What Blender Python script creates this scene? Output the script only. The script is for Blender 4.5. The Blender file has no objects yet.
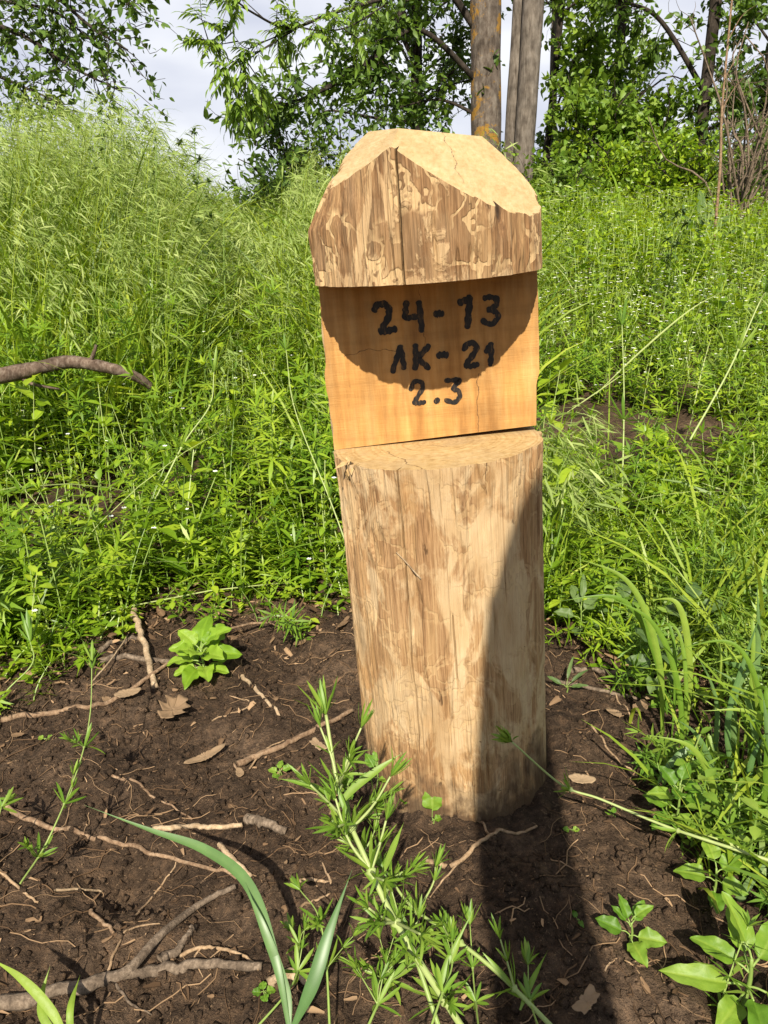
import bpy, bmesh, math
import numpy as np
from mathutils import Vector, Matrix

# ------------------------------------------------------------------ camera, sky, sun, exposure
SC = bpy.context.scene
COL = SC.collection
CAM_H = 0.80
PITCH = math.radians(19.0)
FPX = 773.0
SUN_EL = math.radians(43.0)
SUN_AZ = math.radians(4.0)          # light travels towards +Y, slightly to +X

cam = bpy.data.cameras.new("camera")
cam.sensor_fit = 'VERTICAL'
cam.angle = 2 * math.atan(512 / FPX)
cam.clip_start = 0.02
cam.clip_end = 2000
cam_o = bpy.data.objects.new("camera", cam)
COL.objects.link(cam_o)
cam_o.location = (0, 0, CAM_H)
cam_o.rotation_euler = (math.pi / 2 - PITCH, 0, 0)
SC.camera = cam_o

world = bpy.data.worlds.new("World")
SC.world = world
world.use_nodes = True
wt = world.node_tree
for n in list(wt.nodes):
    wt.nodes.remove(n)
w_out = wt.nodes.new("ShaderNodeOutputWorld")
w_bg = wt.nodes.new("ShaderNodeBackground")
w_bg.inputs['Strength'].default_value = 0.066
w_sky = wt.nodes.new("ShaderNodeTexSky")
w_sky.sky_type = 'NISHITA'
w_sky.sun_disc = False
w_sky.sun_elevation = SUN_EL
w_sky.sun_rotation = math.pi + SUN_AZ
w_tc = wt.nodes.new("ShaderNodeTexCoord")
w_map = wt.nodes.new("ShaderNodeMapping")
w_map.inputs['Scale'].default_value = (1.0, 1.0, 3.2)
w_n = wt.nodes.new("ShaderNodeTexNoise")
w_n.inputs['Scale'].default_value = 2.6
w_n.inputs['Detail'].default_value = 5
w_n.inputs['Roughness'].default_value = 0.45
w_r = wt.nodes.new("ShaderNodeValToRGB")
w_r.color_ramp.elements[0].position = 0.40
w_r.color_ramp.elements[0].color = (5.5, 5.75, 6.9, 1)
w_r.color_ramp.elements[1].position = 0.60
w_r.color_ramp.elements[1].color = (8.9, 8.95, 9.3, 1)
w_mix = wt.nodes.new("ShaderNodeMix")
w_mix.data_type = 'RGBA'
w_mix.inputs['Factor'].default_value = 0.88
wt.links.new(w_tc.outputs['Generated'], w_map.inputs['Vector'])
wt.links.new(w_map.outputs['Vector'], w_n.inputs['Vector'])
wt.links.new(w_n.outputs['Fac'], w_r.inputs['Fac'])
wt.links.new(w_sky.outputs['Color'], w_mix.inputs[6])
wt.links.new(w_r.outputs['Color'], w_mix.inputs[7])
w_sep = wt.nodes.new("ShaderNodeSeparateXYZ")
w_cov = wt.nodes.new("ShaderNodeMapRange")
w_cov.inputs['From Min'].default_value = -0.5
w_cov.inputs['From Max'].default_value = 0.5
w_cov.inputs['To Min'].default_value = 0.30
w_cov.inputs['To Max'].default_value = 0.9
wt.links.new(w_tc.outputs['Generated'], w_sep.inputs[0])
wt.links.new(w_sep.outputs['Y'], w_cov.inputs['Value'])
wt.links.new(w_cov.outputs[0], w_mix.inputs[0])
wt.links.new(w_mix.outputs[2], w_bg.inputs['Color'])
wt.links.new(w_bg.outputs['Background'], w_out.inputs['Surface'])

sun = bpy.data.lights.new("sun", 'SUN')
sun.energy = 5.0
sun.angle = math.radians(0.55)
sun.color = (1.0, 0.925, 0.79)
sun_o = bpy.data.objects.new("sun", sun)
COL.objects.link(sun_o)
sun_dir = Vector((math.sin(SUN_AZ) * math.cos(SUN_EL), math.cos(SUN_AZ) * math.cos(SUN_EL), -math.sin(SUN_EL)))
sun_o.rotation_euler = sun_dir.to_track_quat('-Z', 'Y').to_euler()
sun_o.location = (0, -5, 8)

SC.view_settings.view_transform = 'Standard'
SC.view_settings.look = 'None'
SC.view_settings.exposure = 0.85
SC.view_settings.gamma = 1.0
SC.view_settings.use_curve_mapping = False
SC.render.engine = 'CYCLES'
SC.cycles.use_denoising = True
SC.cycles.max_bounces = 6
SC.cycles.transmission_bounces = 4
SC.cycles.diffuse_bounces = 4
SC.cycles.caustics_reflective = False
SC.cycles.caustics_refractive = False

RNG = np.random.default_rng(11)

# ------------------------------------------------------------------ noise and terrain
_perm = np.random.default_rng(5).permutation(256)
_val = np.random.default_rng(6).random(256)


def vnoise(x, y, seed=0):
    x = np.asarray(x, float); y = np.asarray(y, float)
    xi = np.floor(x).astype(int); yi = np.floor(y).astype(int)
    fx = x - xi; fy = y - yi
    fx = fx * fx * (3 - 2 * fx); fy = fy * fy * (3 - 2 * fy)

    def h(a, b):
        return _val[_perm[(_perm[(a + seed * 37) % 256] + b) % 256]]
    return (h(xi, yi) * (1 - fx) + h(xi + 1, yi) * fx) * (1 - fy) + (h(xi, yi + 1) * (1 - fx) + h(xi + 1, yi + 1) * fx) * fy


def fbm(x, y, octs=4, seed=0):
    s = 0; a = 0.5
    for i in range(octs):
        s = s + a * vnoise(np.asarray(x) * 2 ** i, np.asarray(y) * 2 ** i, seed + i)
        a *= 0.5
    return s / (1 - 0.5 ** octs)


def sstep(a, b, t):
    t = np.clip((np.asarray(t, float) - a) / (b - a), 0, 1)
    return t * t * (3 - 2 * t)


def base_z(x, y):
    x = np.asarray(x, float); y = np.asarray(y, float)
    t = np.maximum(0, y - 1.7)
    k = 1.0 + 0.16 * sstep(0.2, -1.2, x) + .16 * sstep(.5, 1.5, x) + .20 * sstep(.5, 1.5, x) * sstep(3, 7, y)
    return k * 1.0 * (1 - np.exp(-t * 0.19)) + 0.05 * (fbm(x * .7, y * .7, 3, 40) - .5) * sstep(1.6, 3, y)


POST = (0.119, 1.062)
LEAN = math.radians(-4.7)
LR = 0.142


def gz(x, y):
    x = np.asarray(x, float); y = np.asarray(y, float)
    near = sstep(4.5, 2.2, y)
    z = base_z(x, y)
    z = z + near * (0.045 * (fbm(x * 4.2, y * 4.2, 3, 3) - .5)
                    + 0.034 * (fbm(x * 15, y * 15, 3, 9) - .5)
                    + 0.019 * (fbm(x * 55, y * 55, 3, 17) - .5))
    # soil dug up and pressed round the foot of the post
    r = np.hypot(x - POST[0], y - POST[1])
    z = z + 0.018 * np.exp(-((r - 0.20) / 0.05) ** 2) * sstep(1.0, 1.12, y) - 0.004 * np.exp(-(r / 0.2) ** 2)
    z = z + .034 * np.maximum(0, fbm(x * 19 + 7, y * 19, 3, 44) - .40) * np.exp(-((r - .150) / .03) ** 2)
    # little hollow at the lower left
    z = z - 0.045 * np.exp(-(((x + .34) / .06) ** 2 + ((y - .83) / .05) ** 2))
    return z


FWD = np.array([0, math.cos(PITCH), -math.sin(PITCH)])
UP = np.array([0, math.sin(PITCH), math.cos(PITCH)])
CP = np.array([0, 0, CAM_H])


def ray(px, py):
    d = np.array([1., 0, 0]) * (px - 384) / FPX + UP * (512 - py) / FPX + FWD
    return d


def at(px, py, Y):
    """World point seen at a pixel of the photograph, at ground distance Y."""
    d = ray(px, py)
    return CP + d * (Y / d[1])


def on_ground(px, py, lift=0.0):
    d = ray(px, py)
    t = 0.3
    for i in range(900):
        p = CP + d * t
        if p[2] <= gz(p[0], p[1]):
            break
        t += 0.01
    lo, hi = t - .01, t
    for i in range(14):
        m = (lo + hi) / 2
        p = CP + d * m
        if p[2] <= gz(p[0], p[1]):
            hi = m
        else:
            lo = m
    p = CP + d * hi
    p[2] = gz(p[0], p[1]) + lift
    return p


# ------------------------------------------------------------------ materials
def new_mat(name):
    m = bpy.data.materials.new(name)
    m.use_nodes = True
    nt = m.node_tree
    for n in list(nt.nodes):
        nt.nodes.remove(n)
    return m, nt


class NB:
    def __init__(self, nt):
        self.nt = nt

    def n(self, typ, **kw):
        nd = self.nt.nodes.new(typ)
        for k, v in kw.items():
            if k.startswith('_'):
                setattr(nd, k[1:], v)
            else:
                key = int(k[1:]) if k[0] == 'i' and k[1:].isdigit() else k.replace('__', ' ')
                s = nd.inputs[key]
                if hasattr(v, 'links') or isinstance(v, bpy.types.NodeSocket):
                    self.nt.links.new(v, s)
                else:
                    s.default_value = v
        return nd

    def ramp(self, fac, stops, interp='LINEAR'):
        r = self.nt.nodes.new("ShaderNodeValToRGB")
        r.color_ramp.interpolation = interp
        e = r.color_ramp.elements
        while len(e) < len(stops):
            e.new(0.5)
        for i, (p, c) in enumerate(stops):
            e[i].position = p
            e[i].color = (c[0], c[1], c[2], 1) if isinstance(c, (tuple, list)) else (c, c, c, 1)
        self.nt.links.new(fac, r.inputs['Fac'])
        return r.outputs['Color']

    def mix(self, fac, a, b, mode='MIX'):
        m = self.nt.nodes.new("ShaderNodeMix")
        m.data_type = 'RGBA'
        m.blend_type = mode
        for idx, v in ((0, fac), (6, a), (7, b)):
            if isinstance(v, bpy.types.NodeSocket):
                self.nt.links.new(v, m.inputs[idx])
            elif idx == 0:
                m.inputs[0].default_value = v
            else:
                m.inputs[idx].default_value = (v[0], v[1], v[2], 1)
        return m.outputs[2]

    def math(self, op, a, b=0.0):
        m = self.nt.nodes.new("ShaderNodeMath")
        m.operation = op
        for i, v in enumerate((a, b)):
            if isinstance(v, bpy.types.NodeSocket):
                self.nt.links.new(v, m.inputs[i])
            else:
                m.inputs[i].default_value = v
        return m.outputs[0]

    def mapping(self, vec, scale, loc=(0, 0, 0), rot=(0, 0, 0)):
        m = self.nt.nodes.new("ShaderNodeMapping")
        m.inputs['Scale'].default_value = scale
        m.inputs['Location'].default_value = loc
        m.inputs['Rotation'].default_value = rot
        self.nt.links.new(vec, m.inputs['Vector'])
        return m.outputs['Vector']

    def noise(self, vec, scale, detail=4, rough=.5, dist=0.0):
        n = self.nt.nodes.new("ShaderNodeTexNoise")
        n.inputs['Scale'].default_value = scale
        n.inputs['Detail'].default_value = detail
        n.inputs['Roughness'].default_value = rough
        n.inputs['Distortion'].default_value = dist
        if vec is not None:
            self.nt.links.new(vec, n.inputs['Vector'])
        return n.outputs['Fac']

    def bump(self, h, strength, dist, normal=None):
        b = self.nt.nodes.new("ShaderNodeBump")
        b.inputs['Strength'].default_value = strength
        b.inputs['Distance'].default_value = dist
        self.nt.links.new(h, b.inputs['Height'])
        if normal is not None:
            self.nt.links.new(normal, b.inputs['Normal'])
        return b.outputs['Normal']

    def out(self, col, rough=.8, normal=None, spec=.25, gain=1.0):
        if gain != 1.0 and isinstance(col, bpy.types.NodeSocket):
            col = self.mix(1.0, col, (gain, gain, gain), 'MULTIPLY')
        p = self.nt.nodes.new("ShaderNodeBsdfPrincipled")
        if isinstance(col, bpy.types.NodeSocket):
            self.nt.links.new(col, p.inputs['Base Color'])
        else:
            p.inputs['Base Color'].default_value = (*col, 1)
        if isinstance(rough, bpy.types.NodeSocket):
            self.nt.links.new(rough, p.inputs['Roughness'])
        else:
            p.inputs['Roughness'].default_value = rough
        p.inputs['Specular IOR Level'].default_value = spec
        if normal is not None:
            self.nt.links.new(normal, p.inputs['Normal'])
        o = self.nt.nodes.new("ShaderNodeOutputMaterial")
        self.nt.links.new(p.outputs[0], o.inputs['Surface'])
        return p


def leaf_mat(name, c0, c1, c2, trans=0.35, rough=.5, spec=.3, vein=False):
    """Leaf colour runs c0..c2 with each leaf's own age ('tint')."""
    m, nt = new_mat(name)
    b = NB(nt)
    a = b.n("ShaderNodeAttribute", _attribute_name="tint").outputs['Fac']
    col = b.ramp(a, [(0.0, c0), (0.5, c1), (1.0, c2)])
    obj = b.n("ShaderNodeTexCoord").outputs['Object']
    nz = b.noise(obj, 60, 2)
    col = b.mix(0.25, col, b.ramp(nz, [(.3, (.55, .55, .55)), (.7, (1.25, 1.25, 1.2))]), 'MULTIPLY')
    p = nt.nodes.new("ShaderNodeBsdfPrincipled")
    nt.links.new(col, p.inputs['Base Color'])
    p.inputs['Roughness'].default_value = rough
    p.inputs['Specular IOR Level'].default_value = spec
    if vein:
        nrm = b.bump(b.noise(obj, 160, 3), .25, .002)
        nt.links.new(nrm, p.inputs['Normal'])
    t = nt.nodes.new("ShaderNodeBsdfTranslucent")
    tc = b.mix(1.0, col, (1.25, 1.2, .55), 'MULTIPLY')
    nt.links.new(tc, t.inputs['Color'])
    mx = nt.nodes.new("ShaderNodeMixShader")
    mx.inputs[0].default_value = trans
    nt.links.new(p.outputs[0], mx.inputs[1])
    nt.links.new(t.outputs[0], mx.inputs[2])
    o = nt.nodes.new("ShaderNodeOutputMaterial")
    nt.links.new(mx.outputs[0], o.inputs['Surface'])
    return m


def mat_soil():
    m, nt = new_mat("soil")
    b = NB(nt)
    v = b.n("ShaderNodeTexCoord").outputs['Object']
    n1 = b.noise(v, 5, 6, .65)
    n2 = b.noise(v, 70, 6, .7)
    n3 = b.noise(v, 260, 3, .7)
    c = b.ramp(n1, [(.28, (.029, .019, .0125)), (.50, (.066, .043, .027)), (.66, (.120, .080, .051))])
    c = b.mix(.75, c, b.ramp(n2, [(.3, (.22, .2, .19)), (.5, (.95, .95, .95)), (.70, (2.1, 1.95, 1.75))]), 'MULTIPLY')
    fl = b.ramp(b.noise(v, 150, 3, .6, 1.5), [(.62, 0.0), (.66, 1.0)])
    c = b.mix(b.math('MULTIPLY', fl, .6), c, (.22, .145, .085))
    h = b.math('ADD', b.math('MULTIPLY', n2, 1.0), b.math('MULTIPLY', n3, .5))
    b.out(c, .95, b.bump(h, 1.0, .016), .12, 1.1)
    return m


def mat_log():
    """Debarked log: fibrous brown inner bark, sharp-edged cream patches of bared sapwood, winding beetle galleries."""
    m, nt = new_mat("debarked_log")
    b = NB(nt)
    v = b.n("ShaderNodeTexCoord").outputs['Object']
    zz = b.n("ShaderNodeSeparateXYZ", Vector=v).outputs['Z']
    hd = b.ramp(zz, [(.70, 0.0), (.78, 1.0)])
    s2 = b.mapping(v, (1, 1, .05))
    streak = b.noise(s2, 95, 6, .7)
    fine = b.noise(b.mapping(v, (1, 1, .035)), 420, 4, .7)
    blot = b.noise(b.mapping(v, (1, 1, .5)), 28, 5, .6, .5)
    tone = b.noise(b.mapping(v, (1, 1, .3)), 9, 3, .5)
    brown = b.ramp(b.math('ADD', b.math('MULTIPLY', streak, .6), b.math('MULTIPLY', fine, .4)),
                   [(.34, (.070, .034, .015)), (.48, (.215, .112, .047)), (.60, (.38, .215, .095)), (.72, (.50, .32, .155))])
    pt = b.noise(b.mapping(v, (1, 1, .30)), 24, 6, .62, 1.3)
    pt = b.math('ADD', pt, b.math('MULTIPLY', b.math('SUBTRACT', tone, .5), .45))
    thr = b.math('SUBTRACT', b.math('ADD', pt, .03), b.math('MULTIPLY', hd, .098))
    val = b.math('ADD', b.math('MULTIPLY', thr, .62), b.math('ADD', b.math('MULTIPLY', streak, .24), b.math('MULTIPLY', fine, .14)))
    soft = b.ramp(val, [(.36, (.20, .10, .042)), (.43, (.36, .205, .095)), (.49, (.50, .315, .16)), (.545, (.62, .43, .235)), (.63, (.70, .52, .31))])
    mask = b.ramp(thr, [(.480, 0.0), (.525, 1.0)])
    edge = b.ramp(thr, [(.470, 0.0), (.490, 1.0), (.508, 0.0)])
    cream = b.mix(b.ramp(blot, [(.38, 0.0), (.62, 1.0)]), (.60, .40, .21), (.70, .52, .31))
    hard = b.mix(mask, brown, b.mix(hd, cream, (.56, .385, .205)))
    p2 = b.noise(b.mapping(v, (1, 1, .52), loc=(.3, .1, .2)), 19, 6, .60, .7)
    p2 = b.math('ADD', p2, b.math('MULTIPLY', b.math('SUBTRACT', tone, .5), .30))
    m2 = b.ramp(p2, [(.45, 0.0), (.54, 1.0)])
    fib = b.ramp(b.math('ADD', b.math('MULTIPLY', streak, .6), b.math('MULTIPLY', fine, .4)),
                 [(.34, (.17, .088, .038)), (.45, (.36, .205, .095)), (.54, (.49, .30, .145)), (.66, (.60, .41, .22))])
    orange = b.ramp(b.noise(b.mapping(v, (1, 1, .35), loc=(.7, .2, .9)), 11, 4, .6), [(.50, 0.0), (.62, 1.0)])
    fib = b.mix(b.math('MULTIPLY', orange, .45), fib, (.50, .29, .11))
    smooth = b.mix(b.ramp(blot, [(.36, 0.0), (.64, 1.0)]), (.60, .415, .215), (.71, .535, .315))
    fib = b.mix(.10, fib, (.52, .335, .17))
    soft = b.mix(b.ramp(p2, [(.455, 0.0), (.535, 1.0)]), fib, b.mix(.22, smooth, soft))
    c = b.mix(b.math('ADD', .06, b.math('MULTIPLY', hd, .72)), soft, hard)
    grime = b.ramp(b.noise(b.mapping(v, (1, 1, .4)), 6.5, 4, .6), [(.42, 1.0), (.60, 0.0)])
    c = b.mix(b.math('MULTIPLY', grime, .38), c, b.mix(1.0, c, (.70, .62, .56), 'MULTIPLY'))
    # half-bared tan areas with long soft streaks
    calm = b.math('MULTIPLY', m2, b.math('SUBTRACT', 1.0, hd))
    tan = b.ramp(b.noise(b.mapping(v, (1, 1, .12)), 36, 5, .65, .4), [(.50, 0.0), (.60, 1.0)])
    c = b.mix(b.math('MULTIPLY', b.math('MULTIPLY', tan, .45), b.math('SUBTRACT', 1.0, b.math('MULTIPLY', calm, .8))), c, (.50, .315, .145))
    # galleries
    dn = b.n("ShaderNodeTexNoise", Vector=v, Scale=16.0, Detail=3.0)
    dv = b.n("ShaderNodeVectorMath", _operation='MULTIPLY_ADD')
    nt.links.new(dn.outputs['Color'], dv.inputs[0])
    dv.inputs[1].default_value = (.15, .15, .15)
    nt.links.new(v, dv.inputs[2])
    vo = nt.nodes.new("ShaderNodeTexVoronoi")
    vo.feature = 'DISTANCE_TO_EDGE'
    vo.inputs['Scale'].default_value = 24
    nt.links.new(b.mapping(dv.outputs[0], (1, 1, .5)), vo.inputs['Vector'])
    g = b.ramp(vo.outputs['Distance'], [(0.0, 1.0), (.055, 1.0), (.080, 0.0)])
    ge = b.ramp(vo.outputs['Distance'], [(.055, 0.0), (.08, 1.0), (.115, 0.0)])
    gm = b.math('MULTIPLY', b.ramp(b.noise(v, 17, 3), [(.44, 0.0), (.54, 1.0)]), b.math('ADD', .42, b.math('MULTIPLY', hd, .5)))
    c = b.mix(b.math('MULTIPLY', b.math('MULTIPLY', g, gm), .9), c, (.66, .46, .235))
    c = b.mix(b.math('MULTIPLY', b.math('MULTIPLY', ge, gm), .5), c, (.17, .085, .035))
    c = b.mix(b.math('MULTIPLY', edge, b.math('ADD', .02, b.math('MULTIPLY', hd, .20))), c, (.17, .085, .035))
    c = b.mix(b.math('SUBTRACT', .55, b.math('MULTIPLY', calm, .38)), c, b.ramp(fine, [(.34, (.60, .56, .50)), (.58, (1.12, 1.1, 1.08))]), 'MULTIPLY')
    # dark gouges, flecks and bore holes
    gouge = b.ramp(b.noise(b.mapping(v, (1, 1, .22)), 75, 3, .55, .6), [(.70, 0.0), (.75, 1.0)])
    c = b.mix(b.math('MULTIPLY', gouge, .70), c, (.065, .033, .016))
    pv = nt.nodes.new("ShaderNodeTexVoronoi")
    pv.inputs['Scale'].default_value = 40
    nt.links.new(b.mapping(dv.outputs[0], (1, 1, .55)), pv.inputs['Vector'])
    holes = b.ramp(pv.outputs['Distance'], [(.045, 1.0), (.07, 0.0)])
    holes = b.math('MULTIPLY', holes, b.ramp(b.noise(v, 8, 2), [(.52, 0.0), (.56, 1.0)]))
    c = b.mix(b.math('MULTIPLY', holes, .8), c, (.05, .028, .015))
    # earth splashed on the foot
    mud = b.ramp(b.math('ADD', zz, b.math('MULTIPLY', b.math('SUBTRACT', blot, .5), .34)), [(.015, 1.0), (.10, 0.0)])
    c = b.mix(b.math('MULTIPLY', mud, .88), c, (.085, .052, .031))
    ck = b.n("ShaderNodeAttribute", _attribute_name="crack").outputs['Fac']  # dirt and shade of the cracks painted in as dark colour
    c = b.mix(b.math('MULTIPLY', b.ramp(ck, [(.30, 0.0), (.60, 1.0)]), .9), c, (.03, .017, .009))
    h = b.math('ADD', b.math('MULTIPLY', b.mix(hd, m2, mask), .45), b.math('MULTIPLY', streak, .45))
    h = b.math('ADD', h, b.math('MULTIPLY', fine, b.math('SUBTRACT', .5, b.math('MULTIPLY', calm, .35))))
    h = b.math('SUBTRACT', h, b.math('MULTIPLY', b.math('MULTIPLY', g, gm), .5))
    h = b.math('SUBTRACT', h, b.math('MULTIPLY', b.math('MAXIMUM', holes, gouge), .9))
    b.out(c, .72, b.bump(h, .70, .0020), .2, .72)
    return m


def mat_sawn(name, c0, c1, c2, scale=(1, 1, 1), grain=60., saw=(0, 0, 0), cracks=False, checks=(), gain=.68, rings=False):
    m, nt = new_mat(name)
    b = NB(nt)
    v = b.n("ShaderNodeTexCoord").outputs['Object']
    sv = b.mapping(v, scale, rot=saw)
    g = b.noise(sv, grain, 5, .6)
    big = b.noise(v, 9, 3, .5)
    c = b.ramp(g, [(.25, c0), (.5, c1), (.75, c2)])
    c = b.mix(.6, c, b.ramp(big, [(.3, (.80, .76, .68)), (.7, (1.1, 1.1, 1.1))]), 'MULTIPLY')
    tooth = b.noise(b.mapping(v, (1, .08, 14) if cracks else (2, .3, 7)), 36, 4, .6)
    if rings:
        sx = b.n("ShaderNodeSeparateXYZ", Vector=v)
        rr = b.math('SQRT', b.math('ADD', b.math('MULTIPLY', sx.outputs[0], sx.outputs[0]), b.math('MULTIPLY', sx.outputs[1], sx.outputs[1])))
        cb = b.n("ShaderNodeCombineXYZ", X=b.math('ADD', rr, b.math('MULTIPLY', b.noise(v, 14, 2), .012)))
        rg_ = b.ramp(b.noise(cb.outputs[0], 190, 2, .6), [(.38, (.74, .66, .54)), (.58, (1.06, 1.06, 1.06))])
        c = b.mix(.6, c, rg_, 'MULTIPLY')
        gr = b.ramp(b.noise(v, 16, 5, .6), [(.46, 0.0), (.62, 1.0)])
        c = b.mix(b.math('MULTIPLY', gr, .35), c, (.40, .30, .19))
    c = b.mix(.12 if cracks else .35, c, b.ramp(tooth, [(.35, (.78, .72, .62)), (.62, (1.08, 1.08, 1.08))]), 'MULTIPLY')
    if cracks:
        st = b.ramp(b.noise(b.mapping(v, (1, 1, .25)), 24, 5, .65), [(.35, (.62, .66, .74)), (.6, (1.05, 1.05, 1.0))])
        c = b.mix(.7, c, st, 'MULTIPLY')
        wv = b.ramp(b.noise(b.mapping(v, (.15, 1, 1)), 55, 4, .6), [(.32, (.72, .7, .68)), (.55, (1.06, 1.06, 1.06))])
        c = b.mix(.5, c, wv, 'MULTIPLY')
    for (nx, ny, nz, off, ax, ay, az_, lo, hi, wd) in checks:
        # one drying check: thin dark line along a direction of the sawn face
        dp = b.n("ShaderNodeVectorMath", _operation='DOT_PRODUCT'); nt.links.new(v, dp.inputs[0]); dp.inputs[1].default_value = (nx, ny, nz)
        al = b.n("ShaderNodeVectorMath", _operation='DOT_PRODUCT'); nt.links.new(v, al.inputs[0]); al.inputs[1].default_value = (ax, ay, az_)
        wob = b.math('MULTIPLY', b.math('SUBTRACT', b.noise(v, 26, 4), .5), .03)
        ds = b.math('ABSOLUTE', b.math('ADD', b.math('SUBTRACT', dp.outputs['Value'], off), wob))
        ln = b.math('LESS_THAN', ds, wd)
        rg = b.math('MULTIPLY', b.math('GREATER_THAN', al.outputs['Value'], lo), b.math('LESS_THAN', al.outputs['Value'], hi))
        c = b.mix(b.math('MULTIPLY', b.math('MULTIPLY', ln, rg), .8), c, (.10, .05, .02))
    dots = b.ramp(b.noise(v, 170, 2, .5), [(.70, 0.0), (.76, 1.0)])
    c = b.mix(b.math('MULTIPLY', dots, .35), c, (.22, .11, .04))
    h = b.math('ADD', g, b.math('MULTIPLY', tooth, .5 if cracks else 1.4))
    b.out(c, .65, b.bump(h, .6, .0018), .25, gain)
    return m


def mat_bark(name, c0, c1, c2, scale=1.0, lichen=False, zs=.18):
    m, nt = new_mat(name)
    b = NB(nt)
    v = b.n("ShaderNodeTexCoord").outputs['Object']
    n = b.noise(b.mapping(v, (1, 1, zs)), 26 * scale, 6, .65)
    n2 = b.noise(v, 7 * scale, 4)
    c = b.ramp(n, [(.3, c0), (.5, c1), (.7, c2)])
    c = b.mix(.8, c, b.ramp(n2, [(.3, (.5, .48, .45)), (.7, (1.3, 1.28, 1.22))]), 'MULTIPLY')
    if lichen:
        l = b.ramp(b.noise(b.mapping(v, (1, 1, 1.3)), 5.0, 8, .72, .4), [(.52, 0.0), (.575, 1.0)])
        c = b.mix(b.math('MULTIPLY', l, .85), c, (.42, .22, .03))
    b.out(c, .9, b.bump(n, .9, .02 / scale), .15, .66)
    return m


M = {}
M['soil'] = mat_soil()
M['log'] = mat_log()
M['panel'] = mat_sawn("sawn_panel", (.36, .168, .045), (.53, .275, .085), (.64, .385, .145), (1, 1, .10), 70., cracks=True, checks=[(1, 0, 0, .062, 0, 0, 1, .54, .63, .0005), (1, 0, .05, .025, 0, 0, 1, .66, .78, .0003), (.04, 0, 1, .668, 1, 0, 0, -.12, -.04, .0004)], gain=.86)
M['seat'] = mat_sawn("sawn_step", (.50, .32, .13), (.66, .46, .215), (.74, .55, .29), (1, 1, 1), 110., checks=[(.94, .34, 0, -.075, .34, -.94, 0, .0, .2, .0007), (.5, .87, 0, -.02, .87, -.5, 0, -.05, .07, .0004)], rings=True)
M['roof'] = mat_sawn("sawn_top", (.57, .38, .16), (.70, .50, .245), (.76, .58, .32), (1, .045, 1), 150., gain=.66, checks=[(.9, .05, 0, .03, .05, .9, 0, -.10, .04, .0004)])
M['paint'], _nt = new_mat("black_paint")
_b = NB(_nt)
_v = _b.n("ShaderNodeTexCoord").outputs['Object']
_b.out(_b.ramp(_b.noise(_b.mapping(_v, (1, 1, .3)), 240, 4, .7), [(.40, (.005, .005, .006)), (.58, (.018, .013, .010)), (.66, (.10, .055, .02))]), .55, None, .35)

M['twig'] = mat_bark("twig_bark", (.17, .10, .06), (.32, .21, .13), (.46, .33, .22), 8, zs=.5)
M['grey_twig'] = mat_bark("weathered_twig", (.10, .075, .055), (.22, .165, .12), (.36, .28, .21), 8, zs=.5)
M['pale_twig'] = mat_bark("peeled_twig", (.36, .25, .15), (.52, .38, .24), (.63, .49, .34), 8, zs=.5)
M['root'] = mat_bark("root_bark", (.28, .18, .10), (.44, .30, .18), (.55, .40, .26), 10, zs=.6)
M['branch'] = mat_bark("branch_bark", (.07, .045, .03), (.17, .12, .09), (.30, .24, .19), 4, zs=.4)
M['bark_lichen'] = mat_bark("lichen_bark", (.075, .055, .042), (.17, .135, .11), (.27, .23, .195), 1.2, True, zs=.35)
M['bark_grey'] = mat_bark("grey_bark", (.10, .08, .065), (.215, .18, .15), (.31, .27, .235), 1.4, False, zs=.2)
M['bark_dark'] = mat_bark("dark_bark", (.022, .018, .014), (.055, .043, .034), (.10, .08, .065), 1.6, False, zs=.3)
M['dry_leaf'] = leaf_mat("dry_leaf", (.10, .055, .03), (.19, .12, .065), (.32, .225, .135), .1, .7, .2, True)
M['litter'] = leaf_mat("leaf_litter", (.035, .021, .012), (.11, .066, .036), (.30, .195, .11), .0, .9, .1)
M['herb'] = leaf_mat("herb_leaf", (.062, .145, .008), (.180, .300, .014), (.360, .460, .030), .40, .42, .4)
M['grass'] = leaf_mat("grass_blade", (.085, .165, .012), (.200, .300, .020), (.37, .44, .050), .40, .45, .4)
M['plume'] = leaf_mat("grass_seedhead", (.17, .25, .05), (.26, .34, .085), (.42, .48, .18), .35, .6, .25)
M['cleaver'] = leaf_mat("cleaver_leaf", (.070, .160, .016), (.145, .255, .026), (.25, .345, .05), .32, .45, .4)
M['stem'] = leaf_mat("pale_stem", (.13, .22, .04), (.22, .31, .07), (.36, .42, .16), .15, .45, .4)
M['broad'] = leaf_mat("broad_leaf", (.050, .125, .009), (.115, .230, .016), (.24, .34, .04), .34, .48, .35, True)
M['broad_light'] = leaf_mat("light_broad_leaf", (.11, .22, .010), (.20, .34, .02), (.30, .43, .05), .40, .5, .3, True)
M['blue_blade'] = leaf_mat("blue_green_blade", (.050, .120, .030), (.090, .180, .050), (.16, .25, .08), .3, .4, .45)
M['tree_leaf'] = leaf_mat("tree_leaf", (.040, .080, .012), (.078, .142, .020), (.140, .220, .030), .30, .45, .35)
M['tree_leaf_light'] = leaf_mat("light_tree_leaf", (.080, .165, .018), (.150, .250, .028), (.24, .34, .045), .38, .45, .35)
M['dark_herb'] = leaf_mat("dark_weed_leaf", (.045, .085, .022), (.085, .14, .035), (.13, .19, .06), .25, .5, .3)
M['white_flower'] = leaf_mat("white_petal", (.72, .74, .66), (.80, .80, .74), (.82, .82, .80), .2, .6, .2)


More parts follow.
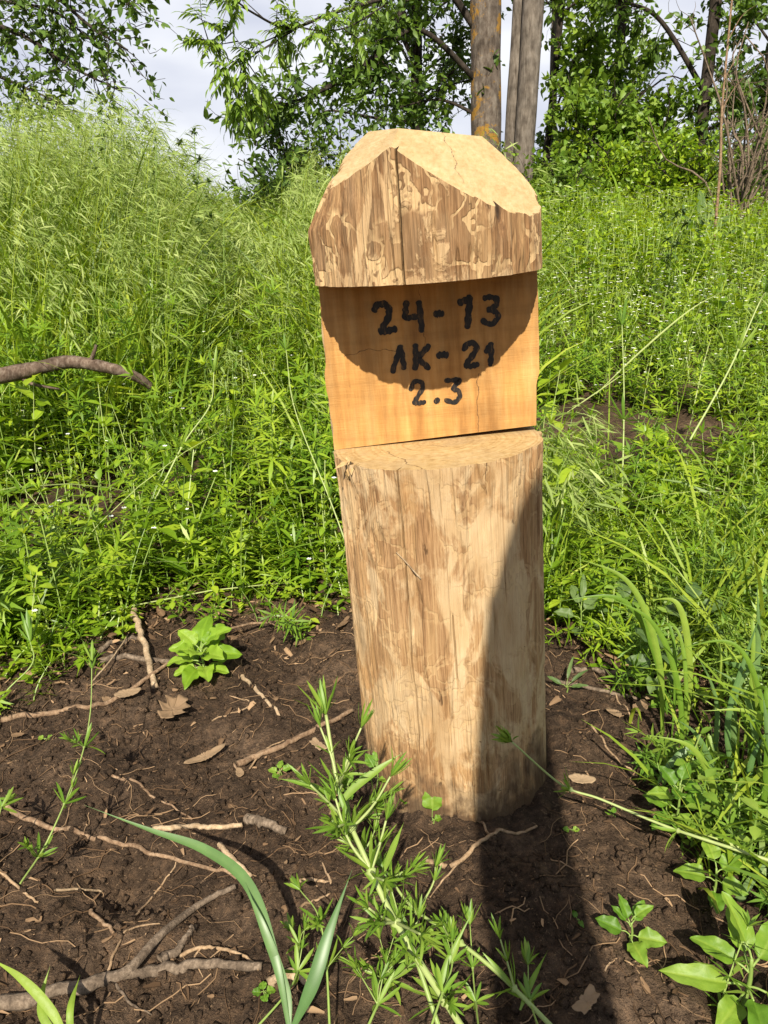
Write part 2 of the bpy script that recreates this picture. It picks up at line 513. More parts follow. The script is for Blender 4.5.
# ------------------------------------------------------------------ mesh helpers
class Acc:
    """Collects ribbons, tubes and polygons for ONE mesh object."""
    def __init__(self):
        self.v = []; self.f = []; self.fm = []; self.t = []; self.n = 0; self.sm = []

    def add(self, verts, faces, tint, mat=0):
        verts = np.asarray(verts, np.float32).reshape(-1, 3)
        faces = np.asarray(faces, np.int32)
        self.v.append(verts)
        self.f.append(faces + self.n)
        self.fm.append(np.full(len(faces), mat, np.int32))
        tint = np.broadcast_to(np.asarray(tint, np.float32), (len(verts),)) if np.ndim(tint) == 0 else np.asarray(tint, np.float32)
        self.t.append(tint)
        self.n += len(verts)

    def ribbons(self, c, side, w, tint, mat=0, fold=0.0, nrm=None):
        """c (N,S,3) centre lines, side (N,S,3) unit, w (N,S) half widths; fold lifts the edges along nrm."""
        N, S, _ = c.shape
        tint = np.broadcast_to(np.asarray(tint, np.float32), (N,))
        if fold == 0.0 or nrm is None:
            v = np.stack([c - side * w[..., None], c + side * w[..., None]], 2)
            K = 2
        else:
            up = nrm * (w * fold)[..., None]
            v = np.stack([c - side * w[..., None] + up, c, c + side * w[..., None] + up], 2)
            K = 3
        idx = np.arange(N * S * K).reshape(N, S, K)
        a = idx[:, :-1, :-1].reshape(-1); b_ = idx[:, :-1, 1:].reshape(-1)
        d = idx[:, 1:, :-1].reshape(-1); e = idx[:, 1:, 1:].reshape(-1)
        self.add(v.reshape(-1, 3), np.stack([a, b_, e, d], 1), np.repeat(tint, S * K) if K == 2 else (tint[:, None, None] + np.array([0, .16, 0])[None, None] + np.zeros((N, S, 1))).reshape(-1), mat)

    def tubes(self, c, r, tint=.5, mat=0, k=5, cap=True):
        c = np.asarray(c, float)
        if c.ndim == 2:
            c = c[None]
        r = np.broadcast_to(np.asarray(r, float), c.shape[:2])
        N, S, _ = c.shape
        tan = np.gradient(c, axis=1)
        tan /= np.linalg.norm(tan, axis=2, keepdims=True) + 1e-9
        ref = np.where(np.abs(tan[:, :1, 2:3]) > .9, np.array([1., 0, 0]), np.array([0, 0, 1.]))
        ref = np.broadcast_to(ref, tan.shape)
        s = np.cross(tan, ref); s /= np.linalg.norm(s, axis=2, keepdims=True) + 1e-9
        u = np.cross(s, tan)
        ang = np.linspace(0, 2 * math.pi, k, endpoint=False)
        v = c[:, :, None, :] + r[:, :, None, None] * (s[:, :, None, :] * np.cos(ang)[None, None, :, None] + u[:, :, None, :] * np.sin(ang)[None, None, :, None])
        idx = np.arange(N * S * k).reshape(N, S, k)
        nx = np.roll(idx, -1, 2)
        f = np.stack([idx[:, :-1], nx[:, :-1], nx[:, 1:], idx[:, 1:]], -1).reshape(-1, 4)
        tint = np.broadcast_to(np.asarray(tint, np.float32), (N,))
        self.add(v.reshape(-1, 3), f, np.repeat(tint, S * k), mat)
        if cap:
            for e in (0, S - 1):
                # close the ends with quads folded on the ring (k of 4..8)
                ring = idx[:, e] - 0
                base = self.n - N * S * k
                if k == 4:
                    self.f.append((ring[:, [0, 1, 2, 3]] + base).astype(np.int32)); self.fm.append(np.full(N, mat, np.int32))
                elif k >= 5:
                    for j in range(1, k - 2, 2):
                        cols = [0, j, j + 1, min(j + 2, k - 1)]
                        if cols[2] == cols[3]:
                            continue
                        self.f.append((ring[:, cols] + base).astype(np.int32)); self.fm.append(np.full(N, mat, np.int32))

    def build(self, name, mats, parent=None, smooth=True, loc=None):
        V = np.concatenate(self.v); F = np.concatenate(self.f); T = np.concatenate(self.t); FM = np.concatenate(self.fm)
        if loc is not None:
            V = V - np.asarray(loc, np.float32)
        me = bpy.data.meshes.new(name)
        me.vertices.add(len(V)); me.vertices.foreach_set('co', V.astype(np.float32).ravel())
        me.loops.add(len(F) * 4); me.loops.foreach_set('vertex_index', F.astype(np.int32).ravel())
        me.polygons.add(len(F))
        me.polygons.foreach_set('loop_start', np.arange(0, len(F) * 4, 4, dtype=np.int32))
        me.polygons.foreach_set('material_index', FM)
        me.polygons.foreach_set('use_smooth', np.full(len(F), smooth))
        at_ = me.attributes.new('tint', 'FLOAT', 'POINT')
        at_.data.foreach_set('value', T.astype(np.float32))
        for m in (mats if isinstance(mats, (list, tuple)) else [mats]):
            me.materials.append(m)
        me.update(calc_edges=True)
        me.validate()
        o = bpy.data.objects.new(name, me)
        COL.objects.link(o)
        if parent is not None:
            o.parent = parent
        elif loc is not None:
            o.location = loc
        return o


def tag(o, label=None, cat=None, group=None, kind=None):
    if label: o['label'] = label
    if cat: o['category'] = cat
    if group: o['group'] = group
    if kind: o['kind'] = kind
    return o


def empty(name, loc, label, cat, group=None):
    o = bpy.data.objects.new(name, None)
    o.empty_display_size = .05
    COL.objects.link(o)
    o.location = loc
    return tag(o, label, cat, group)


def unit(a):
    return a / (np.linalg.norm(a, axis=-1, keepdims=True) + 1e-9)


def spline(pts, n):
    """Catmull-Rom through pts, n samples."""
    p = np.asarray(pts, float)
    if len(p) == 2:
        t = np.linspace(0, 1, n)[:, None]
        return p[0] * (1 - t) + p[1] * t
    q = np.vstack([2 * p[0] - p[1], p, 2 * p[-1] - p[-2]])
    seg = np.linspace(0, len(p) - 1 - 1e-6, n)
    i = seg.astype(int); t = (seg - i)[:, None]
    a, b_, c, d = q[i], q[i + 1], q[i + 2], q[i + 3]
    return .5 * (2 * b_ + (c - a) * t + (2 * a - 5 * b_ + 4 * c - d) * t ** 2 + (3 * b_ - a - 3 * c + d) * t ** 3)


def leaf_set(acc, p, d, up, L, W, tint, mat=0, S=4, droop=.3, prof=None, fold=.35, curl=None):
    """N leaves from points p along d, broad face towards up, drooping at the tip."""
    N = len(p)
    t = np.linspace(0, 1, S)
    L = np.broadcast_to(L, (N,)); W = np.broadcast_to(W, (N,)); droop = np.broadcast_to(droop, (N,))
    d = unit(d)
    side = unit(np.cross(d, up))
    nn = unit(np.cross(side, d))
    c = p[:, None, :] + d[:, None, :] * (L[:, None] * t[None])[..., None] - nn[:, None, :] * (L[:, None] * droop[:, None] * t[None] ** 2)[..., None]
    if prof is None:
        prof = np.sin(np.pi * np.clip(t * .9 + .06, 0, 1)) ** .8
    w = W[:, None] * np.asarray(prof)[None]
    acc.ribbons(c, np.broadcast_to(side[:, None], c.shape), w, tint, mat, fold, np.broadcast_to(nn[:, None], c.shape))


UPV = np.array([0, 0, 1.0])


# ------------------------------------------------------------------ ground (one sheet to the horizon)
def axis_steps(lo, hi, fine, far, grow=1.09):
    a = list(np.arange(lo, hi, fine))
    s = fine; x = a[-1]
    while x < far[1]:
        s *= grow; x += s; a.append(x)
    s = fine; x = a[0]; pre = []
    while x > far[0]:
        s *= grow; x -= s; pre.append(x)
    return np.array(pre[::-1] + a)


gx = axis_steps(-0.95, 1.0, .0055, (-400, 400), 1.10)
gy = axis_steps(0.45, 1.9, .0055, (-400, 700), 1.085)
GX, GY = np.meshgrid(gx, gy)
GZ = gz(GX, GY)
acc = Acc()
ix = np.arange(GX.size).reshape(GX.shape)
acc.add(np.stack([GX, GY, GZ], -1).reshape(-1, 3),
        np.stack([ix[:-1, :-1], ix[:-1, 1:], ix[1:, 1:], ix[1:, :-1]], -1).reshape(-1, 4), .5)
tag(acc.build('ground', M['soil']), kind='structure')


# ------------------------------------------------------------------ the marker post
PROOT = empty('marker_post', (POST[0], POST[1], 0), 'short round wooden post with a notched face carrying black hand-painted numbers', 'post')
PROOT.rotation_euler = (0, LEAN, 0)
PM = np.array(Matrix.Rotation(LEAN, 3, 'Y'))       # local -> world


def to_local(p):
    return PM.T @ (np.asarray(p) - np.array([POST[0], POST[1], 0]))


def px_plane_y(px, py, yl):
    o = to_local(CP); d = PM.T @ ray(px, py)
    return o + d * ((yl - o[1]) / d[1])


def px_cyl(px, py, R, far=False):
    o = to_local(CP); d = PM.T @ ray(px, py)
    a = d[0] ** 2 + d[1] ** 2; b_ = o[0] * d[0] + o[1] * d[1]; c = o[0] ** 2 + o[1] ** 2 - R * R
    q = b_ * b_ - a * c
    t = (-b_ + (1 if far else -1) * math.sqrt(max(q, 0))) / a
    return o + d * t


def crack_sum(th, z):
    s = 0
    for (a, z0, z1, wd, dp, k) in CRACKS:
        aa = a + .035 * (fbm(z * 9 + k, z * 0 + k, 3, 50) - .5) + .010 * (fbm(z * 45 + k, z * 0 + k, 2, 52) - .5)
        s = s + np.exp(-((th - aa) / wd) ** 2) * sstep(z0, z0 + .05, z) * sstep(z1 + .001, z1 - .001, z) * min(1, dp / .012)
    return np.clip(s, 0, 1)


def log_radius(th, z):
    """Outline of the debarked log: slightly out of round, flaked and fluted."""
    cx = np.cos(th) * 3; sy = np.sin(th) * 3
    r = LR * (1 + .022 * (fbm(cx + z * 2.2 + 9, sy - z * 1.5 + 9, 3, 21) - .5))
    r = r + .0045 * sstep(.46, .60, z)                                            # swollen head
    dl = np.minimum(np.abs(th + math.pi), np.abs(th - math.pi))
    r = r - .80 * np.maximum(0, z - .832) ** 1.08 * np.exp(-(dl / .75) ** 2)           # hewn shoulder
    u = th * 7
    r = r + .0042 * (sstep(.40, .56, fbm(u * 1.2 + 3, z * 7 + 1, 4, 31)) - .5)        # flaked patches
    r = r + .0022 * (fbm(u * 6 + 3, z * 6, 3, 33) - .5)                               # flutes
    r = r + .0012 * (fbm(u * 22, z * 40, 2, 35) - .5)
    # drying cracks: (angle, z0, z1, width, depth)
    for (a, z0, z1, wd, dp, k) in CRACKS:
        aa = a + .035 * (fbm(z * 9 + k, z * 0 + k, 3, 50) - .5) + .010 * (fbm(z * 45 + k, z * 0 + k, 2, 52) - .5)
        e = np.exp(-((th - aa) / wd) ** 2) * sstep(z0, z0 + .05, z) * sstep(z1 + .001, z1 - .001, z)
        r = r - dp * e
    return r


def th_of(px, py):
    p = px_cyl(px, py, LR)
    return math.atan2(p[1], p[0]), p[2]


_c1, _z1 = th_of(402, 520)
_h1, _ = th_of(402, 220)
_c2, _z2 = th_of(358, 560)
_h2, _ = th_of(497, 235)
CRACKS = [(_c1, .10, .60, .0052, .018, 1), (_h1, .70, 1.0, .0056, .018, 5), (_c2, .30, .60, .008, .010, 9), (_h2, .80, .87, .035, .014, 13),
          (_c1 + .95, .33, .60, .006, .004, 17), (_h1 + .5, .74, .80, .01, .004, 21), (_c2 + .12, .36, .50, .0075, .012, 25), (_c2 + .05, .40, .49, .0085, .012, 29), (_c1 + .42, .20, .34, .006, .005, 33)]


def closed_log(z0, z1, dz):
    th = np.concatenate([np.linspace(-math.pi - .15, .15, 1350, endpoint=False), np.linspace(.15, math.pi - .15, 110, endpoint=False)])
    zs = np.arange(z0, z1 + dz, dz)
    T, Z = np.meshgrid(th, zs)
    # keep angle in the -pi..pi branch used for cracks on the front (negative y)
    R = log_radius(T, Z)
    V = np.stack([R * np.cos(T), R * np.sin(T), Z], -1)
    me = bpy.data.meshes.new('t')
    n, k = V.shape[:2]
    idx = np.arange(n * k).reshape(n, k); nx = np.roll(idx, -1, 1)
    F = np.stack([idx[:-1], nx[:-1], nx[1:], idx[1:]], -1).reshape(-1, 4)
    me.vertices.add(n * k); me.vertices.foreach_set('co', V.astype(np.float32).ravel())
    me.loops.add(len(F) * 4); me.loops.foreach_set('vertex_index', F.astype(np.int32).ravel())
    me.polygons.add(len(F)); me.polygons.foreach_set('loop_start', np.arange(0, len(F) * 4, 4, dtype=np.int32))
    ca = me.attributes.new('crack', 'FLOAT', 'POINT'); ca.data.foreach_set('value', crack_sum(T, Z).astype(np.float32).ravel())
    me.update(calc_edges=True)
    bm = bmesh.new(); bm.from_mesh(me); bpy.data.meshes.remove(me)
    bm.verts.ensure_lookup_table()
    for row in (0, n - 1):
        vs = [bm.verts[i] for i in idx[row]]
        f = bm.faces.new(vs if row else vs[::-1])
    for f in bm.faces:
        f.smooth = True
    return bm


def cut(bm, co, no, mat):
    """Remove what lies on the no side of the plane and close the cut with sawn wood."""
    res = bmesh.ops.bisect_plane(bm, geom=bm.verts[:] + bm.edges[:] + bm.faces[:], plane_co=co, plane_no=no, clear_outer=True, dist=1e-6)
    ed = [e for e in res['geom_cut'] if isinstance(e, bmesh.types.BMEdge)]
    r = bmesh.ops.triangle_fill(bm, use_beauty=True, use_dissolve=False, edges=ed, normal=no)
    for f in r['geom']:
        if isinstance(f, bmesh.types.BMFace):
            f.material_index = mat; f.smooth = False
            if f.normal.dot(Vector(no)) < 0:
                f.normal_flip()
    for e in ed:
        e.smooth = False


def plane3(a, b_, c, toward):
    n = np.cross(b_ - a, c - a); n /= np.linalg.norm(n)
    if n @ np.asarray(toward) < 0:
        n = -n
    return Vector(a), Vector(n)


def bm_obj(bm, name, mats, parent):
    me = bpy.data.meshes.new(name); bm.to_mesh(me); bm.free()
    for m in mats:
        me.materials.append(m)
    o = bpy.data.objects.new(name, me); COL.objects.link(o); o.parent = parent
    return o


YP = 0.012                                                   # sawn face, just behind the axis
seat_c, seat_n = plane3(px_cyl(440, 468, LR), px_plane_y(345, 449, YP), px_plane_y(543, 430, YP), (0, 0, 1))
hb_c, hb_n = plane3(px_cyl(425, 283, LR), px_plane_y(316, 283, YP), px_plane_y(538, 266, YP), (0, 0, 1))
A = px_cyl(391, 146, LR + .004)
roof_c, roof_n = plane3(A, px_cyl(534, 213, LR + .004), px_cyl(517, 170, LR + .004, True), (.3, 0, 1))


def px_on_plane(px, py, c, n):
    o = to_local(CP); d = PM.T @ ray(px, py)
    return o + d * ((np.asarray(c) - o) @ np.asarray(n) / (d @ np.asarray(n)))


Q1 = px_on_plane(468, 135, roof_c, roof_n)
Q2 = px_plane_y(374, 131, Q1[1])
back_c, back_n = plane3(Q1, Q2, (Q1 + Q2) / 2 + np.array([0, .10, .010]), (0, 0, 1))
left_c, left_n = plane3(A, Q2, px_cyl(358, 172, LR + .004), (-1, 0, 1))

bm = closed_log(-.10, .66, .0042)
cut(bm, seat_c, seat_n, 1)
lower = bm_obj(bm, 'lower_log', [M['log'], M['seat']], PROOT)

# the upright slab behind the notch; its foot leaves the open end of the saw cut on the right
kx = px_plane_y(543, 424.5, YP); kl = px_plane_y(345, 448.6, YP); kb = Vector(seat_c) + Vector((0, .3, 0))
kb = np.array([0.0, .16, 0.0]); kb[2] = seat_c[2] - (seat_n[0] * (kb[0] - seat_c[0]) + seat_n[1] * (kb[1] - seat_c[1])) / seat_n[2] + .0008
slab_c, slab_n = plane3(kl, kx, kb, (0, 0, 1))
bm = closed_log(.44, .86, .0042)
cut(bm, slab_c, -slab_n, 1)
cut(bm, hb_c - hb_n * .0008, hb_n, 1)
cut(bm, Vector((0, YP, 0)), Vector((0, -1, 0)), 1)
slab = bm_obj(bm, 'notch_panel', [M['log'], M['panel']], PROOT)

bm = closed_log(.66, 1.0, .0036)
cut(bm, hb_c, -hb_n, 1)
cut(bm, roof_c, roof_n, 1)
cut(bm, left_c, left_n, 1)
cut(bm, back_c, back_n, 1)
head = bm_obj(bm, 'post_head', [M['log'], M['roof']], PROOT)

# hand-painted characters: brush strokes as thin raised paint on the sawn face
def stroke_mesh(strokes, name, wpx):
    acc = Acc()
    for si, st in enumerate(strokes):
        pts = [px_plane_y(360 + x / 5.12, 280 + y / 5.12, YP) for x, y in st]
        n = max(14, 8 * len(pts))
        c = spline(pts, n) if len(pts) > 1 else None
        hw = wpx / 5.12 / 2 * (1.07 / FPX)
        tan = unit(np.gradient(c, axis=0))
        side = unit(np.cross(tan, np.array([0, 1., 0])))
        k = np.arange(n)
        rs = np.random.default_rng(len(name) + si * 7 + int(abs(pts[0][0]) * 9999))
        w1 = hw * (1 + .16 * np.sin(k * .8 + rs.random() * 6) + .14 * (rs.random(n) - .5))
        w2 = hw * (1 + .16 * np.sin(k * .6 + rs.random() * 6) + .14 * (rs.random(n) - .5))
        capn = 5
        # rounded ends
        e0 = c[0] - tan[0] * hw * np.cos(np.linspace(0, math.pi / 2, capn))[:, None] * .8
        e1 = c[-1] + tan[-1] * hw * np.sin(np.linspace(0, math.pi / 2, capn))[:, None] * .8
        cc = np.vstack([e0[:-1], c, e1[1:]])
        ss = np.vstack([np.repeat(side[:1], capn - 1, 0), side, np.repeat(side[-1:], capn - 1, 0)])
        s0 = np.sin(np.linspace(0, math.pi / 2, capn))[:-1]; s1 = np.cos(np.linspace(0, math.pi / 2, capn))[1:]
        W1 = np.concatenate([w1[0] * s0, w1, w1[-1] * s1]); W2 = np.concatenate([w2[0] * s0, w2, w2[-1] * s1])
        y = YP - .0006 - .00018 * si
        cc[:, 1] = y
        a = cc - ss * W1[:, None]; b_ = cc + ss * W2[:, None]
        V = np.stack([a, b_], 1)
        Vb = V.copy(); Vb[:, :, 1] = YP - .0001
        S = len(cc)
        i = np.arange(S * 2).reshape(S, 2); j = i + S * 2
        F = np.concatenate([np.stack([i[:-1, 0], i[1:, 0], i[1:, 1], i[:-1, 1]], 1),
                            np.stack([j[:-1, 0], j[1:, 0], i[1:, 0], i[:-1, 0]], 1),
                            np.stack([i[:-1, 1], i[1:, 1], j[1:, 1], j[:-1, 1]], 1)])
        acc.add(np.concatenate([V.reshape(-1, 3), Vb.reshape(-1, 3)]), F, .5)
    return acc.build(name, M['paint'], PROOT, smooth=False)


GL = [
    ('painted_numeral', 34, [[(72, 152), (92, 126), (128, 126), (148, 150), (145, 190), (122, 235), (108, 262)], [(108, 264), (140, 262), (178, 250)]]),
    ('painted_numeral', 30, [[(237, 116), (233, 155), (232, 192), (265, 190), (305, 186)], [(302, 116), (311, 190), (316, 258)]]),
    ('painted_dash', 34, [[(388, 176), (404, 172), (418, 175)]]),
    ('painted_numeral', 34, [[(512, 116), (540, 104), (562, 92)], [(562, 94), (556, 165), (551, 238)]]),
    ('painted_numeral', 28, [[(638, 92), (668, 88), (700, 98), (694, 130), (660, 152)], [(660, 152), (698, 166), (704, 198), (668, 226), (628, 208)]]),
    ('painted_letter', 28, [[(206, 342), (190, 395), (167, 468)], [(206, 342), (218, 395), (225, 450)]]),
    ('painted_letter', 30, [[(284, 336), (286, 395), (284, 452)], [(350, 338), (322, 372), (296, 398), (322, 424), (350, 450)]]),
    ('painted_dash', 34, [[(402, 386), (425, 382), (442, 384)]]),
    ('painted_numeral', 30, [[(532, 354), (552, 326), (588, 328), (594, 358), (566, 400), (542, 434)], [(542, 438), (570, 440), (600, 432)]]),
    ('painted_numeral', 28, [[(646, 366), (668, 330)], [(670, 328), (672, 380), (667, 432)]]),
    ('painted_numeral', 24, [[(260, 560), (276, 524), (308, 520), (322, 548), (300, 590), (276, 626)], [(276, 628), (302, 630), (330, 624)]]),
    ('painted_dot', 30, [[(388, 620), (394, 617), (398, 613)]]),
    ('painted_numeral', 24, [[(440, 516), (478, 512), (510, 512), (474, 556)], [(474, 556), (508, 572), (506, 606), (478, 626), (440, 614)]]),
]
for nm, wd, st in GL:
    stroke_mesh(st, nm, wd)

# small splinters and a chip at the left shoulder of the step
acc = Acc()
for k in range(9):
    p = px_cyl(346 + RNG.random() * 8, 452 + RNG.random() * 26, LR + .002)
    d = np.array([RNG.normal() * .4, -.5 - RNG.random() * .4, RNG.normal()])
    leaf_set(acc, p[None], unit(d)[None], np.array([[0, -1., .2]]), .010 + .014 * RNG.random(), .0018 + .002 * RNG.random(), RNG.random(), 0, 3, .2, [.6, 1, .1], .2)
acc.build('splinter', M['seat'], PROOT)
acc = Acc()
c = np.array([px_cyl(x, y, LR + .0022) for x, y in ((396, 552), (404, 560), (412, 569), (421, 579))])
acc.tubes(spline(c, 10), np.linspace(.0009, .0015, 10), .5, 0, 5)
acc.build('bark_fibre', M['pale_twig'], PROOT)

# ------------------------------------------------------------------ added unseen trunk behind the viewer, shaped to shade the right of the post
def build_shade_caster():
    bx, by = 0.126, -.27
    acc = Acc()
    n = 40; k = 24
    z = np.linspace(-.1, 1.80, n)
    th = np.linspace(0, 2 * math.pi, k, endpoint=False)
    T, Z = np.meshgrid(th, z)
    lean = np.stack([bx + .035 * (Z - 1.0) * 0 + .012 * np.sin(Z * 4), by + 0 * Z], -1)
    R = .067 * (1 + .10 * (fbm(np.cos(T) * 2 + 5, Z * 5, 3, 71) - .5)) * (1 + .12 * np.exp(-np.maximum(Z, 0) * 5))
    x = lean[..., 0] + R * np.cos(T); y = lean[..., 1] + R * np.sin(T)
    top = 1.46 + .27 * np.clip((x - bx + .056) / .112, 0, 1) ** .6
    Zc = np.minimum(Z, top)
    i = np.arange(n * k).reshape(n, k); nx = np.roll(i, -1, 1)
    acc.add(np.stack([x, y, Zc], -1).reshape(-1, 3), np.stack([i[:-1], nx[:-1], nx[1:], i[1:]], -1).reshape(-1, 4), .5)
    # close the slanted top
    ring = np.stack([x[-1], y[-1], Zc[-1]], -1)
    half = k // 2
    V = ring; F = [[j, j + 1, k - 2 - j, k - 1 - j] for j in range(0, half - 1)]
    acc.add(V, F, .5)
    o = acc.build('added_shade_trunk', M['bark_grey'], None, True, (bx, by, 0))
    tag(o, 'added trunk-shaped shadow caster with a slanted top, out of view opposite the post', 'tree')


build_shade_caster()

# ------------------------------------------------------------------ meadow (nobody could count it)
def cleaver_stems(acc, base, h, lean, K, leafL, leafW, nleaf, rng, stem_r=.0011, mats=(0, 1), simple=True, hi=1.0):
    N = len(base)
    t = np.linspace(.06, 1, K)
    la = rng.random(N) * 2 * math.pi
    ld = np.stack([np.cos(la), np.sin(la), 0 * la], -1) * lean[:, None]
    def pos(tt):
        return base[:, None] + UPV * (h[:, None] * (tt - .22 * lean[:, None] * tt ** 2))[..., None] + ld[:, None] * (h[:, None] * tt ** 1.6)[..., None]
    ts = np.linspace(0, 1, 6)[None]
    c = pos(ts)
    side = unit(np.cross(c[:, -1] - c[:, 0], np.array([0.1, 1, .1])))
    tint_s = rng.random(N)
    acc.ribbons(c, np.broadcast_to(side[:, None], c.shape), np.broadcast_to(stem_r * (1.1 - .6 * ts), c.shape[:2]), tint_s * .6, mats[1])
    nd = pos(t[None]); tn = unit(np.gradient(nd, axis=1))
    P = np.repeat(nd.reshape(-1, 3), nleaf, 0); T = np.repeat(tn.reshape(-1, 3), nleaf, 0)
    n = len(P)
    az = np.tile(np.arange(nleaf) / nleaf * 2 * math.pi, N * K) + np.repeat(rng.random(N * K) * 6.28, nleaf) + rng.normal(0, .15, n)
    ref = unit(np.cross(T, np.array([.3, .9, .1])))
    r2 = np.cross(T, ref)
    rad = ref * np.cos(az)[:, None] + r2 * np.sin(az)[:, None]
    tt = np.tile(np.repeat(t, nleaf), N)
    el = np.where(tt > .9, .9, .35) + rng.normal(0, .18, n)
    d = unit(rad * np.cos(el)[:, None] + T * np.sin(el)[:, None])
    sc = (.55 + .6 * np.sin(np.pi * np.clip(tt, .12, .86))) * (.75 + .5 * rng.random(n))
    ptint = np.repeat(rng.random(N), K * nleaf) * .55 + rng.random(n) * .45
    S = 3 if simple else 5
    prof = [.35, 1, .05] if simple else [.3, .8, 1., .75, .05]
    leaf_set(acc, P, d, T + .01, leafL * sc, leafW * sc * .5 * (.8 + .4 * rng.random(n)), ptint, mats[0], S, .18 + .2 * rng.random(n), prof, 0.0 if simple else .3)


def ovate_stems(acc, base, h, K, leafL, leafW, rng, per=2, mats=(0, 1), lean=.35):
    """Chickweed-like herbs: pairs of small oval leaves up a thin stem."""
    N = len(base)
    la = rng.random(N) * 6.283; lm = rng.random(N) * lean
    ld = np.stack([np.cos(la) * lm, np.sin(la) * lm, 0 * la], -1)
    t = np.linspace(.12, 1, K)
    def pos(tt):
        return base[:, None] + UPV * (h[:, None] * tt)[..., None] + ld[:, None] * (h[:, None] * tt ** 1.5)[..., None]
    c = pos(np.linspace(0, 1, 4)[None])
    acc.ribbons(c, np.broadcast_to(np.array([1., 0, 0]), c.shape), np.full(c.shape[:2], .0011), rng.random(N), mats[1])
    nd = pos(t[None])
    P = np.repeat(nd.reshape(-1, 3), per, 0); n = len(P)
    k = np.tile(np.arange(K), N)
    az = np.repeat(rng.random(N), K) * 6.28 + k * 1.57
    az = np.repeat(az, per) + np.tile(np.arange(per) * 6.283 / per, N * K) + rng.normal(0, .3, n)
    el = rng.normal(.35, .3, n)
    d = np.stack([np.cos(az) * np.cos(el), np.sin(az) * np.cos(el), np.sin(el)], -1)
    tt = np.tile(np.repeat(t, per), N)
    sc = (.6 + .5 * np.sin(np.pi * np.clip(tt, .1, .8))) * (.7 + .6 * rng.random(n))
    tint = np.repeat(rng.random(N), K * per) * .5 + .35 * rng.random(n) + .15 * tt
    leaf_set(acc, P, d, np.array([0, 0, 1.]) + rng.normal(0, .15, (n, 3)), leafL * sc, leafW * sc * .5, tint, mats[0], 4, rng.random(n) * .35, [.15, .95, .85, .06], .25)
    return nd[:, -1]


def blades(acc, base, L, W, rng, bend=.5, S=6, mat=0, tint=None, az=None, el=None, fold=0.0):
    N = len(base)
    az = rng.random(N) * 6.283 if az is None else az
    hd = np.stack([np.cos(az), np.sin(az), 0 * az], -1)
    el = rng.normal(1.25, .14, N) if el is None else el
    t = np.linspace(0, 1, S)[None]
    bend = bend * (.4 + 1.2 * rng.random(N))
    c = base[:, None] + (L[:, None] * t * np.cos(el)[:, None] + L[:, None] * bend[:, None] * .75 * t ** 2)[..., None] * hd[:, None] \
        + UPV * (L[:, None] * (t * np.sin(el)[:, None] - .55 * bend[:, None] * t ** 2.4))[..., None]
    sd = np.stack([-np.sin(az), np.cos(az), 0 * az], -1)
    tw = rng.normal(0, .5, N)
    sd = unit(sd * np.cos(tw)[:, None] + UPV * np.sin(tw)[:, None])
    w = W[:, None] * np.clip(np.sin(np.pi * (.18 + .82 * t)) ** .7, .02, 1)
    if tint is None:
        tint = rng.random(N)
    acc.ribbons(c, np.broadcast_to(sd[:, None], c.shape), w, tint, mat)


def brome(acc, base, h, rng, wind=(.55, -.1), mats=(0, 1), nsp=10, spL=.046):
    """Tall grass culms with nodding plumes of awned spikelets."""
    N = len(base)
    az = rng.normal(math.atan2(wind[1], wind[0]), .8, N)
    hd = np.stack([np.cos(az), np.sin(az), 0 * az], -1)
    nod = .12 + .36 * rng.random(N)
    t = np.linspace(0, 1, 7)[None]
    def pos(tt):
        return base[:, None] + UPV * (h[:, None] * (tt - .30 * nod[:, None] * tt ** 5))[..., None] + hd[:, None] * (h[:, None] * nod[:, None] * .65 * tt ** 3.2)[..., None]
    c = pos(t)
    tint = rng.random(N)
    acc.ribbons(c, np.broadcast_to(np.array([1., 0, 0]), c.shape), np.broadcast_to(.0016 * (1.15 - .8 * t), c.shape[:2]), tint, mats[0])
    # spikelets on the last third
    ts = np.linspace(.66, 1, nsp)
    nd = pos(ts[None])
    P = np.repeat(nd.reshape(-1, 3), 2, 0); n = len(P)
    a2 = np.repeat(np.repeat(az, nsp), 2) + rng.normal(0, .55, n)
    el = rng.normal(-.25, .40, n)
    d = np.stack([np.cos(a2) * np.cos(el), np.sin(a2) * np.cos(el), np.sin(el)], -1)
    off = (.010 + .03 * rng.random(n))[:, None] * unit(d * np.array([1, 1, .2]))
    L = spL * (.7 + .7 * rng.random(n))
    pt = np.repeat(np.repeat(rng.random(N), nsp), 2) * .6 + .4 * rng.random(n)
    leaf_set(acc, P + off, d, UPV + rng.normal(0, .6, (n, 3)), L, .0028 * (.7 + .6 * rng.random(n)), pt, mats[1], 3, .3, [.35, 1, .0], 0.0)
    # awns / stalk threads
    kk = rng.random(n) < .45
    P, off, d, L, pt = P[kk], off[kk], d[kk], L[kk], pt[kk]; n = len(P)
    leaf_set(acc, P, unit(off + d * .01), UPV + rng.normal(0, .6, (n, 3)), L * 1.6, .00055, pt, mats[1], 3, .25, [1, 1, .2], 0.0)


def scatter(n, x0, x1, y0, y1, keep, rng):
    x = rng.uniform(x0, x1, n); y = rng.uniform(y0, y1, n)
    k = keep(x, y) > rng.random(n)
    x, y = x[k], y[k]
    return np.stack([x, y, gz(x, y) - .006], -1)


def fr(x, y, m=.25):
    """within what the frame could see (plus a margin for a step to the side)."""
    return (np.abs(x) < .56 * (y + .25) + m)


def edge_y(x):
    """front edge of the meadow"""
    w = .26 * (fbm(x * 3.1 + 5, x * 0 + 2, 3, 61) - .5) + .14 * (fbm(x * 11, x * 0 + 7, 2, 63) - .5)
    return 1.66 - .30 * sstep(-.35, -.75, x) - .22 * sstep(.20, .50, x) + w


def on_post(x, y):
    return np.hypot(x - POST[0], y - POST[1]) < .18


